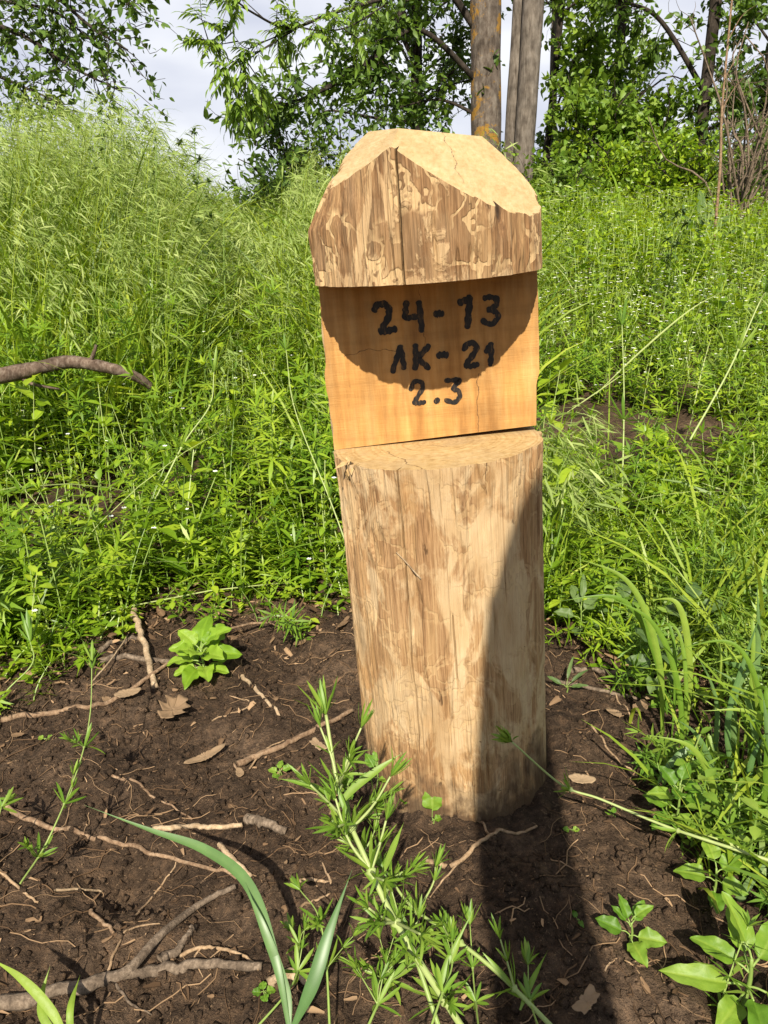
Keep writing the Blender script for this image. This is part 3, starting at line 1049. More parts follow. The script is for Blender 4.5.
def right_strip(x, y):
    """weeds that close in on the right of the bare soil"""
    lim = .405 + .10 * (fbm(y * 4 + 3, y * 0 + 1, 3, 66) - .5) - .06 * sstep(.9, .6, y)
    return sstep(lim, lim + .10, x) * (y < 1.75) * sstep(.40, .56, fbm(x * 7 + 2, y * 7, 3, 97))


def bare(x, y):
    """dug patch beyond the post on the right"""
    e = ((x - .72) / .62) ** 2 + ((y - 2.62) / .34) ** 2
    return sstep(.55, 1.1, e + .7 * (fbm(x * 5, y * 5, 3, 68) - .5))


rng = np.random.default_rng(101)
left_of = lambda x, y: sstep(.25, -.05, x - .02 * y)

# cleavers: left bank
acc = Acc()
b0 = scatter(2500, -3.0, .35, 1.3, 3.6, lambda x, y: fr(x, y) * (y > edge_y(x)) * sstep(.34, .54, fbm(x * 3.4, y * 3.4, 3, 110)) * (1.0 - .5 * sstep(2.3, 3.6, y)) * .9, rng)
h = rng.uniform(.16, .42, len(b0)) * (1 + .25 * sstep(1.7, 2.6, b0[:, 1])) * np.where(b0[:, 1] < edge_y(b0[:, 0]) + .15, .55, 1)
cleaver_stems(acc, b0, h, rng.uniform(.05, .6, len(b0)), 8, .050, .0084, 7, rng)
# right bank
b1 = scatter(1500, .3, 3.0, 1.45, 3.8, lambda x, y: fr(x, y) * (y > edge_y(x)) * bare(x, y) * .75 * (1 - .6 * sstep(2.6, 3.6, y)), rng)
h = rng.uniform(.12, .32, len(b1)) * np.where(b1[:, 1] < edge_y(b1[:, 0]) + .2, .6, 1)
cleaver_stems(acc, b1, h, rng.uniform(.05, .7, len(b1)), 7, .042, .0072, 7, rng)
# right foreground tangle
near = Acc()
b2 = scatter(1900, .30, 1.5, .60, 1.75, lambda x, y: right_strip(x, y) * fr(x, y, .3) * .8, rng)
h = rng.uniform(.06, .24, len(b2)) * (.5 + .6 * sstep(.45, .8, b2[:, 0]))
cleaver_stems(near, b2, h, rng.uniform(.1, .8, len(b2)), 6, .028, .0048, 6, rng)
tag(acc.build('bedstraw_carpet', [M['herb'], M['stem']]), kind='stuff')

# oval-leaved herbs, chickweed with small white flowers
acc = Acc()
b0 = scatter(3200, -2.6, .4, 1.3, 3.2, lambda x, y: fr(x, y) * (y > edge_y(x) - .05) * (.55 + .9 * (fbm(x * 2.5, y * 2.5, 3, 75) - .4)), rng)
topsl = ovate_stems(acc, b0, rng.uniform(.06, .30, len(b0)), 6, .026, .016, rng)
b1 = scatter(5200, .1, 4.2, 1.55, 4.6, lambda x, y: fr(x, y) * (y > edge_y(x)) * bare(x, y) * .9, rng)
tops = ovate_stems(acc, b1, rng.uniform(.05, .24, len(b1)), 6, .027, .016, rng)
b2 = scatter(7000, .1, 7.0, 4.2, 8.5, lambda x, y: fr(x, y) * 1.0, rng)
tops2 = ovate_stems(acc, b2, rng.uniform(.12, .42, len(b2)), 6, .045, .024, rng)
b3 = scatter(650, .30, 1.5, .58, 1.75, lambda x, y: right_strip(x, y) * fr(x, y, .3), rng)
ovate_stems(near, b3, rng.uniform(.03, .15, len(b3)), 5, .024, .015, rng)
tag(near.build('near_herbs', [M['cleaver'], M['stem']]), kind='stuff')
b4 = scatter(2600, -6, .5, 3.2, 7, lambda x, y: fr(x, y), rng)
ovate_stems(acc, b4, rng.uniform(.1, .5, len(b4)), 6, .045, .022, rng)
b5 = scatter(2600, -1.6, 1.2, 1.15, 2.0, lambda x, y: fr(x, y) * ~on_post(x, y) * sstep(-.20, .10, y - edge_y(x) + .22 * (fbm(x * 9, y * 9, 2, 93) - .5)) * .8, rng)
ovate_stems(acc, b5, rng.uniform(.015, .08, len(b5)), 4, .022, .014, rng, lean=1.2)
b6 = scatter(500, -1.7, 1.2, 1.05, 1.9, lambda x, y: fr(x, y) * ~on_post(x, y) * sstep(-.30, -.05, y - edge_y(x) + .3 * (fbm(x * 6, y * 6, 2, 95) - .5)) * .6, rng)
cleaver_stems(acc, b6, rng.uniform(.04, .16, len(b6)), rng.uniform(.3, 1.2, len(b6)), 5, .034, .0050, 7, rng)
b7 = scatter(520, -3, 3.5, 1.5, 4.2, lambda x, y: fr(x, y) * (y > edge_y(x)) * bare(x, y) * sstep(.50, .62, fbm(x * 2.8 + 4, y * 2.8, 3, 130)), rng)
ovate_stems(acc, b7, rng.uniform(.12, .40, len(b7)), 6, .062, .034, rng)
# flowers: five tiny petals reading as white dots
T = np.concatenate([tops[tops[:, 1] > 2.9], topsl[rng.random(len(topsl)) < .16], tops2[rng.random(len(tops2)) < .28]])
T = T[rng.random(len(T)) < .75] + np.array([0, 0, .012])
P = np.repeat(T, 5, 0); a = np.tile(np.arange(5) * 1.2566, len(T)) + np.repeat(rng.random(len(T)) * 6, 5)
d = np.stack([np.cos(a), np.sin(a) * .8 - .1, .35 + 0 * a], -1)
sz = .0055 + .0010 * np.maximum(0, P[:, 1] - 3)
leaf_set(acc, P, d, UPV + 0 * P + np.array([0, -.5, 0]), sz, sz * .38, rng.random(len(P)), 2, 3, .1, [.3, 1, .5], 0.0)
tag(acc.build('chickweed', [M['herb'], M['stem'], M['white_flower']]), kind='stuff')

# grass: tall bank on the left, thin elsewhere
acc = Acc()
def crest(x, y):
    return sstep(2.25, 3.0, y + .35 * (fbm(x * 1.5, y * 1.5, 2, 80) - .5)) * sstep(.55, .1, x - .03 * y)
dip = lambda x, y: 1 - .42 * np.exp(-(((x / np.maximum(y, 1)) + .185) / .075) ** 2) - .12 * sstep(-.34, -.2, x / np.maximum(y, 1))
b0 = scatter(6800, -5.0, 1.0, 2.2, 6.2, lambda x, y: fr(x, y, .6) * crest(x, y) * (.25 + .75 * sstep(.36, .54, fbm(x * 2.2, y * 2.2, 3, 120))), rng)
h = rng.uniform(.66, 1.06, len(b0)) * (.80 + .30 * sstep(2.4, 3.8, b0[:, 1])) * dip(b0[:, 0], b0[:, 1])
brome(acc, b0, h, rng)
bb = np.repeat(b0, 7, 0) + np.concatenate([rng.normal(0, .03, (len(b0) * 7, 2)), np.zeros((len(b0) * 7, 1))], 1)
blades(acc, bb, np.repeat(h, 7) * rng.uniform(.4, 1.05, len(bb)), rng.uniform(.0016, .0062, len(bb)), rng, .40)
# grass on the near bank among the herbs
b1 = scatter(2600, -3, 3.2, 1.35, 3.6, lambda x, y: fr(x, y) * (y > edge_y(x)) * bare(x, y) * (.25 + .55 * sstep(0, -.4, x)), rng)
blades(acc, b1, rng.uniform(.18, .55, len(b1)) * (.6 + .4 * sstep(1.6, 2.2, b1[:, 1])), rng.uniform(.0015, .0036, len(b1)), rng, .55)
b2 = scatter(3200, .3, 7, 3.4, 9.5, lambda x, y: fr(x, y), rng)
blades(acc, b2, rng.uniform(.2, .55, len(b2)), rng.uniform(.002, .005, len(b2)), rng, .6)
b3 = scatter(160, .2, 3.5, 2.0, 6, lambda x, y: fr(x, y) * bare(x, y) * .6, rng)
brome(acc, b3, rng.uniform(.3, .6, len(b3)), rng, nsp=7)
# dead straw among the green
b6 = scatter(420, -3.2, 3.2, 1.5, 4.5, lambda x, y: fr(x, y) * (y > edge_y(x)) * bare(x, y), rng)
blades(acc, b6, rng.uniform(.25, .7, len(b6)), rng.uniform(.001, .002, len(b6)), rng, .35, mat=1, tint=.7 + .3 * rng.random(len(b6)), el=rng.normal(1.0, .35, len(b6)))
# tall grass clump left of the head, behind the post, and beside the right flank
for (cx, cy, n, hh, sx) in ((.0, 2.2, 60, .72, .09), (-.02, 2.9, 170, .9, .16), (.36, 1.75, 12, .50, .06), (.30, 1.62, 8, .42, .05)):
    p = np.stack([rng.normal(cx, sx, n), rng.normal(cy, sx, n), np.zeros(n)], -1); p[:, 2] = gz(p[:, 0], p[:, 1])
    brome(acc, p, rng.uniform(.7, 1.05, n) * hh, rng)
    q = np.repeat(p, 3 if n > 40 else 9, 0) + np.concatenate([rng.normal(0, .025, ((3 if n > 40 else 9) * n, 2)), np.zeros(((3 if n > 40 else 9) * n, 1))], 1)
    blades(acc, q, rng.uniform(.4, .8, len(q)) * hh, rng.uniform(.0018, .004, len(q)), rng, .5)
# thin grass far off, over the shoulder of the bank
b4 = scatter(5200, -26, 26, 6.2, 30, lambda x, y: fr(x, y, 2), rng)
blades(acc, b4, rng.uniform(.3, .9, len(b4)), rng.uniform(.006, .016, len(b4)), rng, .6, S=4)
tag(acc.build('grass', [M['grass'], M['plume']]), kind='stuff')

# grass close on the right of the viewer
acc = Acc()
b0 = scatter(2600, .34, 1.4, .62, 1.75, lambda x, y: right_strip(x - .01, y) * fr(x, y, .25), rng)
blades(acc, b0, rng.uniform(.14, .50, len(b0)) * (.45 + .55 * sstep(.45, .75, b0[:, 0])), rng.uniform(.0014, .0046, len(b0)), rng, .5)
tag(acc.build('near_grass', M['grass']), kind='stuff')

# soil crumbs and litter
acc = Acc()
n = 30000
x = rng.uniform(-.85, .85, n); y = .5 + 1.35 * rng.random(n) ** 1.0
k = ~on_post(x, y) & fr(x, y, .15)
x, y = x[k], y[k]; n = len(x)
s = .0010 + .0065 * rng.random(n) ** 6
# each crumb a rough 8-vertex lump
cube = np.array([[-1, -1, -1], [1, -1, -1], [1, 1, -1], [-1, 1, -1], [-1, -1, 1], [1, -1, 1], [1, 1, 1], [-1, 1, 1]], float) * .62
fc = np.array([[0, 3, 2, 1], [4, 5, 6, 7], [0, 1, 5, 4], [1, 2, 6, 5], [2, 3, 7, 6], [3, 0, 4, 7]])
Q = rng.normal(0, 1, (n, 3, 3)); Q, _ = np.linalg.qr(Q)
V = np.einsum('nij,kj->nki', Q, cube) * (1 + .55 * (rng.random((n, 8, 1)) - .5)) * s[:, None, None]
V = V + np.stack([x, y, gz(x, y) + s * .25], -1)[:, None]
F = (fc[None] + (np.arange(n) * 8)[:, None, None]).reshape(-1, 4)
acc.add(V.reshape(-1, 3), F, np.repeat(rng.random(n), 8))
tag(acc.build('soil_crumbs', M['soil'], smooth=True), kind='stuff')

acc = Acc()
n = 9000
x = rng.uniform(-.9, .95, n); y = .5 + 1.4 * rng.random(n)
k = ~on_post(x, y) & fr(x, y, .15) & (fbm(x * 6, y * 6, 3, 90) > .40 - .2 * sstep(1.25, 1.6, y))
x, y = x[k], y[k]; n = len(x)
az = rng.random(n) * 6.28
d = np.stack([np.cos(az), np.sin(az), rng.normal(0, .18, n)], -1)
L = .0025 + .018 * rng.random(n) ** 5
leaf_set(acc, np.stack([x, y, gz(x, y) + .0025], -1), d, UPV + rng.normal(0, .3, (n, 3)), L, L * (.05 + .28 * rng.random(n) ** 2), rng.random(n) ** 1.4, 0, 4, rng.normal(0, .3, n), [.75, 1, .65, .35], .4)
n = 5200
x = rng.uniform(-1.1, 1.2, n); y = edge_y(x) + rng.normal(-.03, .10, n)
k = ~on_post(x, y) & fr(x, y, .15); x, y = x[k], y[k]; n = len(x)
az = rng.random(n) * 6.28
d = np.stack([np.cos(az), np.sin(az), rng.normal(0, .3, n)], -1)
L = .006 + .028 * rng.random(n) ** 3
leaf_set(acc, np.stack([x, y, gz(x, y) + .004], -1), d, UPV + rng.normal(0, .5, (n, 3)), L, L * (.04 + .30 * rng.random(n) ** 2), rng.random(n), 0, 4, rng.normal(0, .4, n), [.7, 1, .75, .3], .4)
n = 950
x = rng.uniform(-.9, .95, n); y = .5 + 1.3 * rng.random(n)
k = ~on_post(x, y) & fr(x, y, .1); x, y = x[k], y[k]; n = len(x)
az = rng.random(n) * 6.28; L = rng.uniform(.02, .10, n)
t = np.linspace(-.5, .5, 7)[None]
cx = x[:, None] + np.cos(az)[:, None] * L[:, None] * t + .045 * L[:, None] * np.sin(t * 9 + az[:, None] * 3) * -np.sin(az)[:, None]
cy = y[:, None] + np.sin(az)[:, None] * L[:, None] * t + .045 * L[:, None] * np.sin(t * 9 + az[:, None] * 3) * np.cos(az)[:, None]
c = np.stack([cx, cy, gz(cx, cy) + .002], -1)
acc.tubes(c, np.broadcast_to(rng.uniform(.0003, .0011, n)[:, None], c.shape[:2]), .25 + .75 * rng.random(n), 0, 4)
tag(acc.build('leaf_litter', M['litter']), kind='stuff')

# ------------------------------------------------------------------ sticks, roots and dry leaves on the soil
def stick(name, pix, r0, r1, mat, label, cat, lift=None, forks=(), seed=0, group=None, knob=.08):
    rs = np.random.default_rng(seed + 900)
    pts = []
    for i, p in enumerate(pix):
        l = (lift[i] if lift else 0) + (r0 + (r1 - r0) * i / max(1, len(pix) - 1)) * .8
        pts.append(on_ground(p[0], p[1], l))
    n = 9 * len(pts)
    c = spline(pts, n)
    k = np.linspace(0, 1, n)
    c += np.stack([fbm(k * 12 + seed, k * 0 + 1, 2, 3) - .5, fbm(k * 12 + seed, k * 0 + 5, 2, 5) - .5, 0 * k], -1) * r0 * 1.6
    c[:, 2] = np.maximum(c[:, 2], gz(c[:, 0], c[:, 1]) + (r0 + (r1 - r0) * k) * .55)
    r = (r0 + (r1 - r0) * k) * (1 + knob * 2 * (fbm(k * 16 + seed, k * 0 + 3, 2, 8) - .5))
    acc = Acc()
    acc.tubes(c, r[None], .5, 0, 8)
    for (fk, pth, fr0) in forks:
        s = c[int(fk * (n - 1))]
        q = [s] + [on_ground(a, b_, fr0 * .8) for a, b_ in pth]
        fc_ = spline(q, 7 * len(q)); fc_[:, 2] = np.maximum(fc_[:, 2], gz(fc_[:, 0], fc_[:, 1]) + fr0 * .4)
        acc.tubes(fc_, np.linspace(fr0, fr0 * .45, 7 * len(q))[None], .5, 0, 6)
    o = acc.build(name, mat, None, True, tuple(pts[len(pts) // 2]))
    return tag(o, label, cat, group)


stick('fallen_stick', [(2, 722), (60, 714), (110, 704), (158, 676), (215, 642), (262, 630), (288, 634)], .0055, .0022, M['twig'],
      'long brown curved twig lying left of the light green leafy seedling', 'stick', [0, 0, .002, .008, .014, .016, .008], seed=1)
stick('fallen_stick', [(134, 624), (143, 648), (154, 690)], .0068, .0060, M['pale_twig'], 'stubby pale peeled stick propped beside the light green seedling', 'stick', [.030, .018, .002], seed=2)
stick('fallen_stick', [(2, 1008), (70, 992), (112, 985), (160, 974), (208, 966), (262, 968)], .0085, .0048, M['grey_twig'],
      'thick forked brown branch lying at the bottom left of the soil', 'stick', forks=[(.35, [(128, 975), (160, 940), (200, 908), (236, 890)], .0075), (.42, [(130, 1004), (152, 1016)], .002)], seed=3, knob=.17)
stick('fallen_stick', [(152, 830), (200, 829), (243, 827)], .0042, .0034, M['pale_twig'], 'short straight cream stick lying level behind the long grass blade', 'stick', seed=4)
stick('fallen_stick', [(4, 808), (40, 826), (90, 840), (150, 855), (205, 868), (236, 880)], .0042, .0022, M['twig'], 'long thin brown twig crossing the soil under the grass blade', 'stick', seed=5)
stick('fallen_stick', [(112, 776), (150, 796), (192, 820)], .0022, .0014, M['twig'], 'thin tan twig slanting below the dry oak leaf', 'stick', seed=6)
stick('fallen_stick', [(242, 678), (258, 694), (279, 717)], .0040, .0028, M['pale_twig'], 'short pale bent stick right of the leafy seedling', 'stick', seed=7)
stick('fallen_stick', [(237, 768), (262, 756), (300, 741), (352, 714)], .0058, .0040, M['twig'], 'brown stick pointing at the left foot of the post', 'stick', [0, .002, .003, .004], seed=8)
stick('fallen_stick', [(218, 847), (236, 864), (252, 880)], .0040, .0032, M['pale_twig'], 'stub of pale stick just above the bend of the grass blade', 'stick', seed=9)
stick('fallen_stick', [(160, 962), (182, 948), (196, 930)], .0060, .0030, M['grey_twig'], 'grey split sliver lying beside the forked branch', 'stick', seed=10)
stick('fallen_stick', [(54, 891), (78, 890), (102, 892)], .0018, .0014, M['pale_twig'], 'tiny straight straw on the soil at the far left', 'stick', seed=11)
stick('fallen_stick', [(0, 872), (20, 890), (38, 904)], .0022, .0014, M['root'], 'thin pale rootlet at the left edge of the soil', 'root', seed=12)
stick('fallen_stick', [(98, 655), (122, 645), (140, 641)], .0055, .0045, M['grey_twig'], 'grey stick end at the rim of the grass left of the peeled stick', 'stick', seed=13)
stick('fallen_stick', [(100, 662), (150, 662), (190, 668), (206, 680)], .0060, .0050, M['grey_twig'], 'grey stick lying under the curved twig', 'stick', seed=14)
stick('fallen_stick', [(92, 683), (118, 656), (134, 634)], .0018, .0010, M['pale_twig'], 'thin straight straw leaning by the peeled stick', 'stick', [0, .010, .02], seed=15)
stick('fallen_stick', [(212, 722), (250, 706), (230, 696)], .0016, .0010, M['root'], 'fine tan fibre looped below the leafy seedling', 'root', seed=16)
stick('fallen_stick', [(247, 772), (268, 748), (300, 738)], .0016, .0010, M['root'], 'fine tan fibre next to the brown stick near the post', 'root', seed=17)
stick('fallen_stick', [(246, 822), (262, 826), (285, 832)], .0075, .0055, M['grey_twig'], 'dark brown stub half sunk in the soil left of the tall bedstraw', 'stick', seed=18)
stick('fallen_stick', [(572, 672), (610, 676), (660, 684)], .0062, .0050, M['grey_twig'], 'dark stick in the shade right of the post', 'stick', seed=19)
stick('fallen_stick', [(556, 683), (600, 692), (640, 700)], .0042, .0030, M['grey_twig'], 'thinner dark stick below the other in the shade right of the post', 'stick', seed=20)
stick('fallen_stick', [(590, 724), (606, 748), (622, 766), (640, 775)], .0020, .0012, M['root'], 'thin brown root curving over the lit soil right of the post', 'root', seed=21)
stick('fallen_stick', [(600, 680), (618, 702), (633, 724)], .0020, .0012, M['root'], 'dark fine root above the lit soil right of the post', 'root', seed=22)
stick('bare_root', [(424, 862), (452, 868), (476, 846), (494, 834), (518, 834), (536, 828)], .0036, .0018, M['root'], 'pale forked root lying against the front of the post foot', 'root',
      forks=[(.55, [(478, 822), (462, 812), (440, 816)], .0020), (.3, [(440, 885), (430, 898)], .0016)], seed=23)
stick('bare_root', [(180, 958), (196, 950), (212, 948), (232, 952), (250, 960), (258, 972)], .0026, .0016, M['root'], 'pale wriggling root above the forked branch', 'root',
      forks=[(.25, [(194, 962), (203, 978)], .0016), (.5, [(206, 962)], .0012)], seed=24)
stick('bare_root', [(104, 984), (116, 950), (130, 930), (160, 924)], .0020, .0009, M['root'], 'dark wiry root rising left of the forked branch', 'root', seed=25)
stick('bare_root', [(134, 918), (150, 900), (172, 872), (176, 862)], .0017, .0009, M['root'], 'pale hair root under the thin brown twig', 'root', seed=26)
stick('fallen_stick', [(90, 912), (104, 924), (114, 934)], .0028, .0020, M['twig'], 'short brown stub above the forked branch', 'stick', seed=27)
stick('fallen_stick', [(330, 586), (345, 590), (362, 596)], .0050, .0040, M['grey_twig'], 'grey stick touching the left side of the post', 'stick', seed=28)
stick('bare_root', [(292, 884), (312, 880), (330, 884), (322, 862)], .0030, .0012, M['root'], 'pale crooked root left of the bedstraw stems', 'root', seed=29)
stick('bare_root', [(604, 972), (612, 962), (628, 962), (640, 974)], .0012, .0007, M['root'], 'hair root under the small seedling on the lit soil', 'root', seed=30)
stick('fallen_stick', [(268, 985), (292, 978), (312, 984)], .0060, .0045, M['pale_twig'], 'pale bark stub between the forked branch and the grass blade', 'stick', seed=31)
stick('fallen_stick', [(300, 908), (318, 900), (334, 892)], .0018, .0012, M['root'], 'short fine root beside the bedstraw stems', 'root', seed=32)

# fallen branch in the left bank
def branch_in_grass():
    pts = [at(-60, 386, 2.12), at(0, 376, 2.14), at(38, 368, 2.16), at(70, 362, 2.2), at(104, 367, 2.2), at(126, 373, 2.20), at(140, 379, 2.22), at(150, 386, 2.24)]
    c = spline(pts, 80); k = np.linspace(0, 1, 80)
    r = (.0235 - .012 * k) * (1 + .22 * (fbm(k * 22, k * 0, 3, 4) - .5))
    acc = Acc(); acc.tubes(c, r[None], .5, 0, 12)
    p = c[40]; acc.tubes(spline([p, p + np.array([.02, -.01, .03]), p + np.array([.03, -.01, .055])], 8), np.linspace(.007, .004, 8)[None], .5, 0, 6)
    p = c[16]; acc.tubes(spline([p, p + np.array([.03, .0, -.03]), p + np.array([.10, .02, -.05])], 8), np.linspace(.008, .003, 8)[None], .5, 0, 6)
    tag(acc.build('fallen_branch', M['branch'], None, True, tuple(pts[3])), 'thick dead branch lying in the green weeds on the left', 'branch')


branch_in_grass()


def dry_leaf(outline, px, py, size, rz, label, tint, lobes=0, cup=.25, lift=.004, tilt=(0, 0), name='dry_leaf', cat='leaf'):
    """A curled dead leaf: a grid bent into a cup, cut to an outline in polar form, with a little thickness."""
    p = on_ground(px, py, lift + .10 * size)
    na, nr = 48, 7
    a = np.linspace(0, 2 * math.pi, na, endpoint=False)
    rad = outline(a)
    acc = Acc()
    rr = np.linspace(0.02, 1, nr)
    ox, oy = (rad.real, rad.imag) if np.iscomplexobj(rad) else (rad * np.cos(a), rad * np.sin(a))
    X = rr[:, None] * ox[None]; Y = rr[:, None] * oy[None]
    Z = cup * (Y ** 2 * 1.1 + .35 * X ** 2) + .10 * (fbm(X * 2.5 + px, Y * 2.5 + py, 3, 5) - .5) + .035 * np.abs(np.sin(a * 6))[None] * rr[:, None]
    R = np.array(Matrix.Rotation(rz, 3, 'Z') @ Matrix.Rotation(tilt[0], 3, 'X') @ Matrix.Rotation(tilt[1], 3, 'Y'))
    V = np.stack([X, Y, Z], -1).reshape(-1, 3) * size @ R.T + p
    i = np.arange(nr * na).reshape(nr, na); nx = np.roll(i, -1, 1)
    F = np.stack([i[:-1], nx[:-1], nx[1:], i[1:]], -1).reshape(-1, 4)
    acc.add(V, F, tint + .12 * (fbm(X * 5, Y * 5, 2, 2) - .5).reshape(-1))
    F2 = [[0, j, j + 1, (j + 2) % na] for j in range(1, na - 2, 2)]
    acc.add(V[:na], F2, tint)
    o = acc.build(name, M['dry_leaf'], None, True, tuple(p))
    mod = o.modifiers.new('thick', 'SOLIDIFY'); mod.thickness = .0006
    return tag(o, label, cat)


def oak(a):
    t = (1 - np.cos(a)) / 2
    w = (.12 + .50 * np.sin(np.pi * t ** 1.2) ** .8) * (1 + .34 * np.cos(2 * math.pi * 3.6 * t + 2.6)) * (t > .0)
    return (1 - 2 * t) + 1j * np.sign(np.sin(a)) * w * np.minimum(1, 6 * np.abs(np.sin(a)))


oval = lambda a: 1 / np.sqrt(np.cos(a) ** 2 + (np.sin(a) / .55) ** 2) * (1 + .06 * np.sin(3 * a + 1) + .04 * np.sin(7 * a))
chip = lambda a: 1 / np.maximum(np.abs(np.cos(a)), np.abs(np.sin(a)) / .42) ** 1 * (.9 + .10 * np.sin(5 * a) + .05 * np.sin(11 * a))
sliver = lambda a: 1 / np.sqrt(np.cos(a) ** 2 + (np.sin(a) / .22) ** 2) * (1 + .05 * np.sin(5 * a))
dry_leaf(oak, 173, 716, .036, -1.9, 'lobed dry oak leaf lying below the leafy seedling', .62, cup=.5, tilt=(-.25, 0), lift=.008)
dry_leaf(oval, 128, 698, .024, .5, 'pale tan crumpled leaf beside the long curved twig', .80, cup=.3, lift=.006)
dry_leaf(oval, 108, 703, .014, 2.4, 'small reddish tan leaf piece next to the crumpled pale one', .55, cup=.4, lift=.004)
dry_leaf(oval, 581, 784, .021, -.15, 'cream heart-shaped dry leaf on the soil right of the post foot', 1.0, cup=.2, lift=.006)
dry_leaf(chip, 318, 748, .020, -.9, 'pale bark chip beside the left foot of the post', .85, cup=.15, name='bark_chip', cat='bark')
dry_leaf(sliver, 206, 762, .040, .75, 'long tan strip of bark below the oak leaf', .72, cup=.5, name='bark_chip', cat='bark', lift=.006)
dry_leaf(oval, 640, 712, .022, .9, 'tan dead leaf on the lit soil under the right hand weeds', .62, cup=.5, lift=.006)
dry_leaf(oval, 614, 716, .016, 2.2, 'small pale dead leaf near the dark stub right of the post', .75, cup=.4)
dry_leaf(chip, 650, 700, .014, .2, 'pale chip at the foot of the weeds on the right', .9, cup=.2, name='bark_chip', cat='bark')
dry_leaf(oval, 18, 738, .011, .2, 'little brown leaf scrap at the left edge of the soil', .4, cup=.4)
dry_leaf(sliver, 344, 626, .030, 1.2, 'brown sliver of bark leaning by the left side of the post', .35, cup=.4, name='bark_chip', cat='bark')
dry_leaf(chip, 586, 1006, .020, .8, 'tan bark chip near the bottom edge below the shadow strip', .7, cup=.3, name='bark_chip', cat='bark')
dry_leaf(oval, 300, 646, .016, .7, 'brown leaf scrap under the weeds left of the post', .45, cup=.5)
dry_leaf(oval, 240, 776, .012, 1.9, 'small tan leaf scrap by the tip of the brown stick', .7, cup=.4)

# ------------------------------------------------------------------ single plants in the foreground
def big_leaf(parent, p, d, L, W, up=(0, 0, 1), droop=.35, tint=.5, mat='broad', fold=.35, prof=None, name='leaf', loc=(0, 0, 0), S=9):
    S, K = 19, 11
    seed_ = abs(float(p[0]) * 917 + L * 5531 + float(d[0]) * 71)
    t = np.linspace(0, 1, S); u = np.linspace(-1, 1, K)
    prof = np.clip(np.sin(np.pi * t ** .74) ** .70, .05, 1) * (1 + .05 * np.sin(t * 23 + seed_))
    d = unit(np.asarray(d, float)); side = unit(np.cross(d, np.asarray(up, float))); nn = np.cross(side, d)
    bend = droop * (.6 + .8 * ((seed_ * 7) % 1))
    side_k = .12 * math.sin(seed_ * 3)
    c = np.asarray(p, float) + d * (L * t)[:, None] - nn * (L * bend * t ** 2)[:, None] + side * (L * side_k * t ** 2)[:, None]
    w = W / 2 * prof
    ph = t[:, None] * 7.5 - np.abs(u)[None] * 1.5
    rib = np.maximum(0, np.cos(2 * math.pi * ph)) ** 5
    mid = np.exp(-(u / .10) ** 2)[None] * np.ones((S, 1))
    zz = fold * w[:, None] * np.abs(u)[None] ** 1.15 + W * (.030 * rib * (1 - mid) - .05 * mid) * np.minimum(1, 4 * t * (1 - t) + .1)[:, None] \
        + W * .07 * np.sin(t * 15 + seed_)[:, None] * (u ** 2)[None] * np.sign(u)[None]
    V = c[:, None] + side * (w[:, None] * u[None])[..., None] + nn * zz[..., None]
    T = tint + .22 * mid + .10 * rib - .08 + .30 * (fbm(t[:, None] * 3 + seed_, u[None] * 1.5 + seed_, 3, 12) - .5)
    i = np.arange(S * K).reshape(S, K)
    acc = Acc()
    acc.add(V.reshape(-1, 3), np.stack([i[:-1, :-1], i[:-1, 1:], i[1:, 1:], i[1:, :-1]], -1).reshape(-1, 4), np.clip(T, 0, 1).reshape(-1))
    return acc.build(name, M[mat], parent, True, loc)


def wide_prof(S):
    t = np.linspace(0, 1, S)
    return np.clip(np.sin(np.pi * np.clip(t, 0, 1) ** .72) ** .68, .05, 1)


def seedling(px, py, leaves, label, scale=1.0, mat='broad', seed=0, name='leafy_seedling', h=.03):
    """Broad-leaved plant: each leaf its own part. leaves: (azimuth, elevation, length, width, height)"""
    p = on_ground(px, py)
    r = empty(name, tuple(p), label, 'plant')
    rs = np.random.default_rng(seed + 40)
    acc = Acc()
    acc.tubes(spline([p - [0, 0, .01], p + [0.003, 0, h * .5], p + [0, 0, h]], 8), np.linspace(.0024, .0014, 8)[None] * scale, .4, 0, 6)
    for (az, el, L, W, hh) in leaves:
        W *= 1.12
        d = np.array([math.cos(az) * math.cos(el), math.sin(az) * math.cos(el), math.sin(el)])
        s = p + np.array([0, 0, hh]); e = s + d * L * .35
        acc.tubes(spline([s, (s + e) / 2 + [0, 0, .002], e], 6), np.full((1, 6), .0010 * scale), .5, 0, 5)
        big_leaf(r, e, d + np.array([0, 0, .05]), L * 1.0, W, (rs.normal(0, .15), -.35 + rs.normal(0, .15), 1), .25 + .2 * rs.random(), .25 + .6 * rs.random(), mat, .28, wide_prof(9), 'leaf', tuple(p))
    acc.build('stem', M['stem'], r, True, tuple(p))
    return r


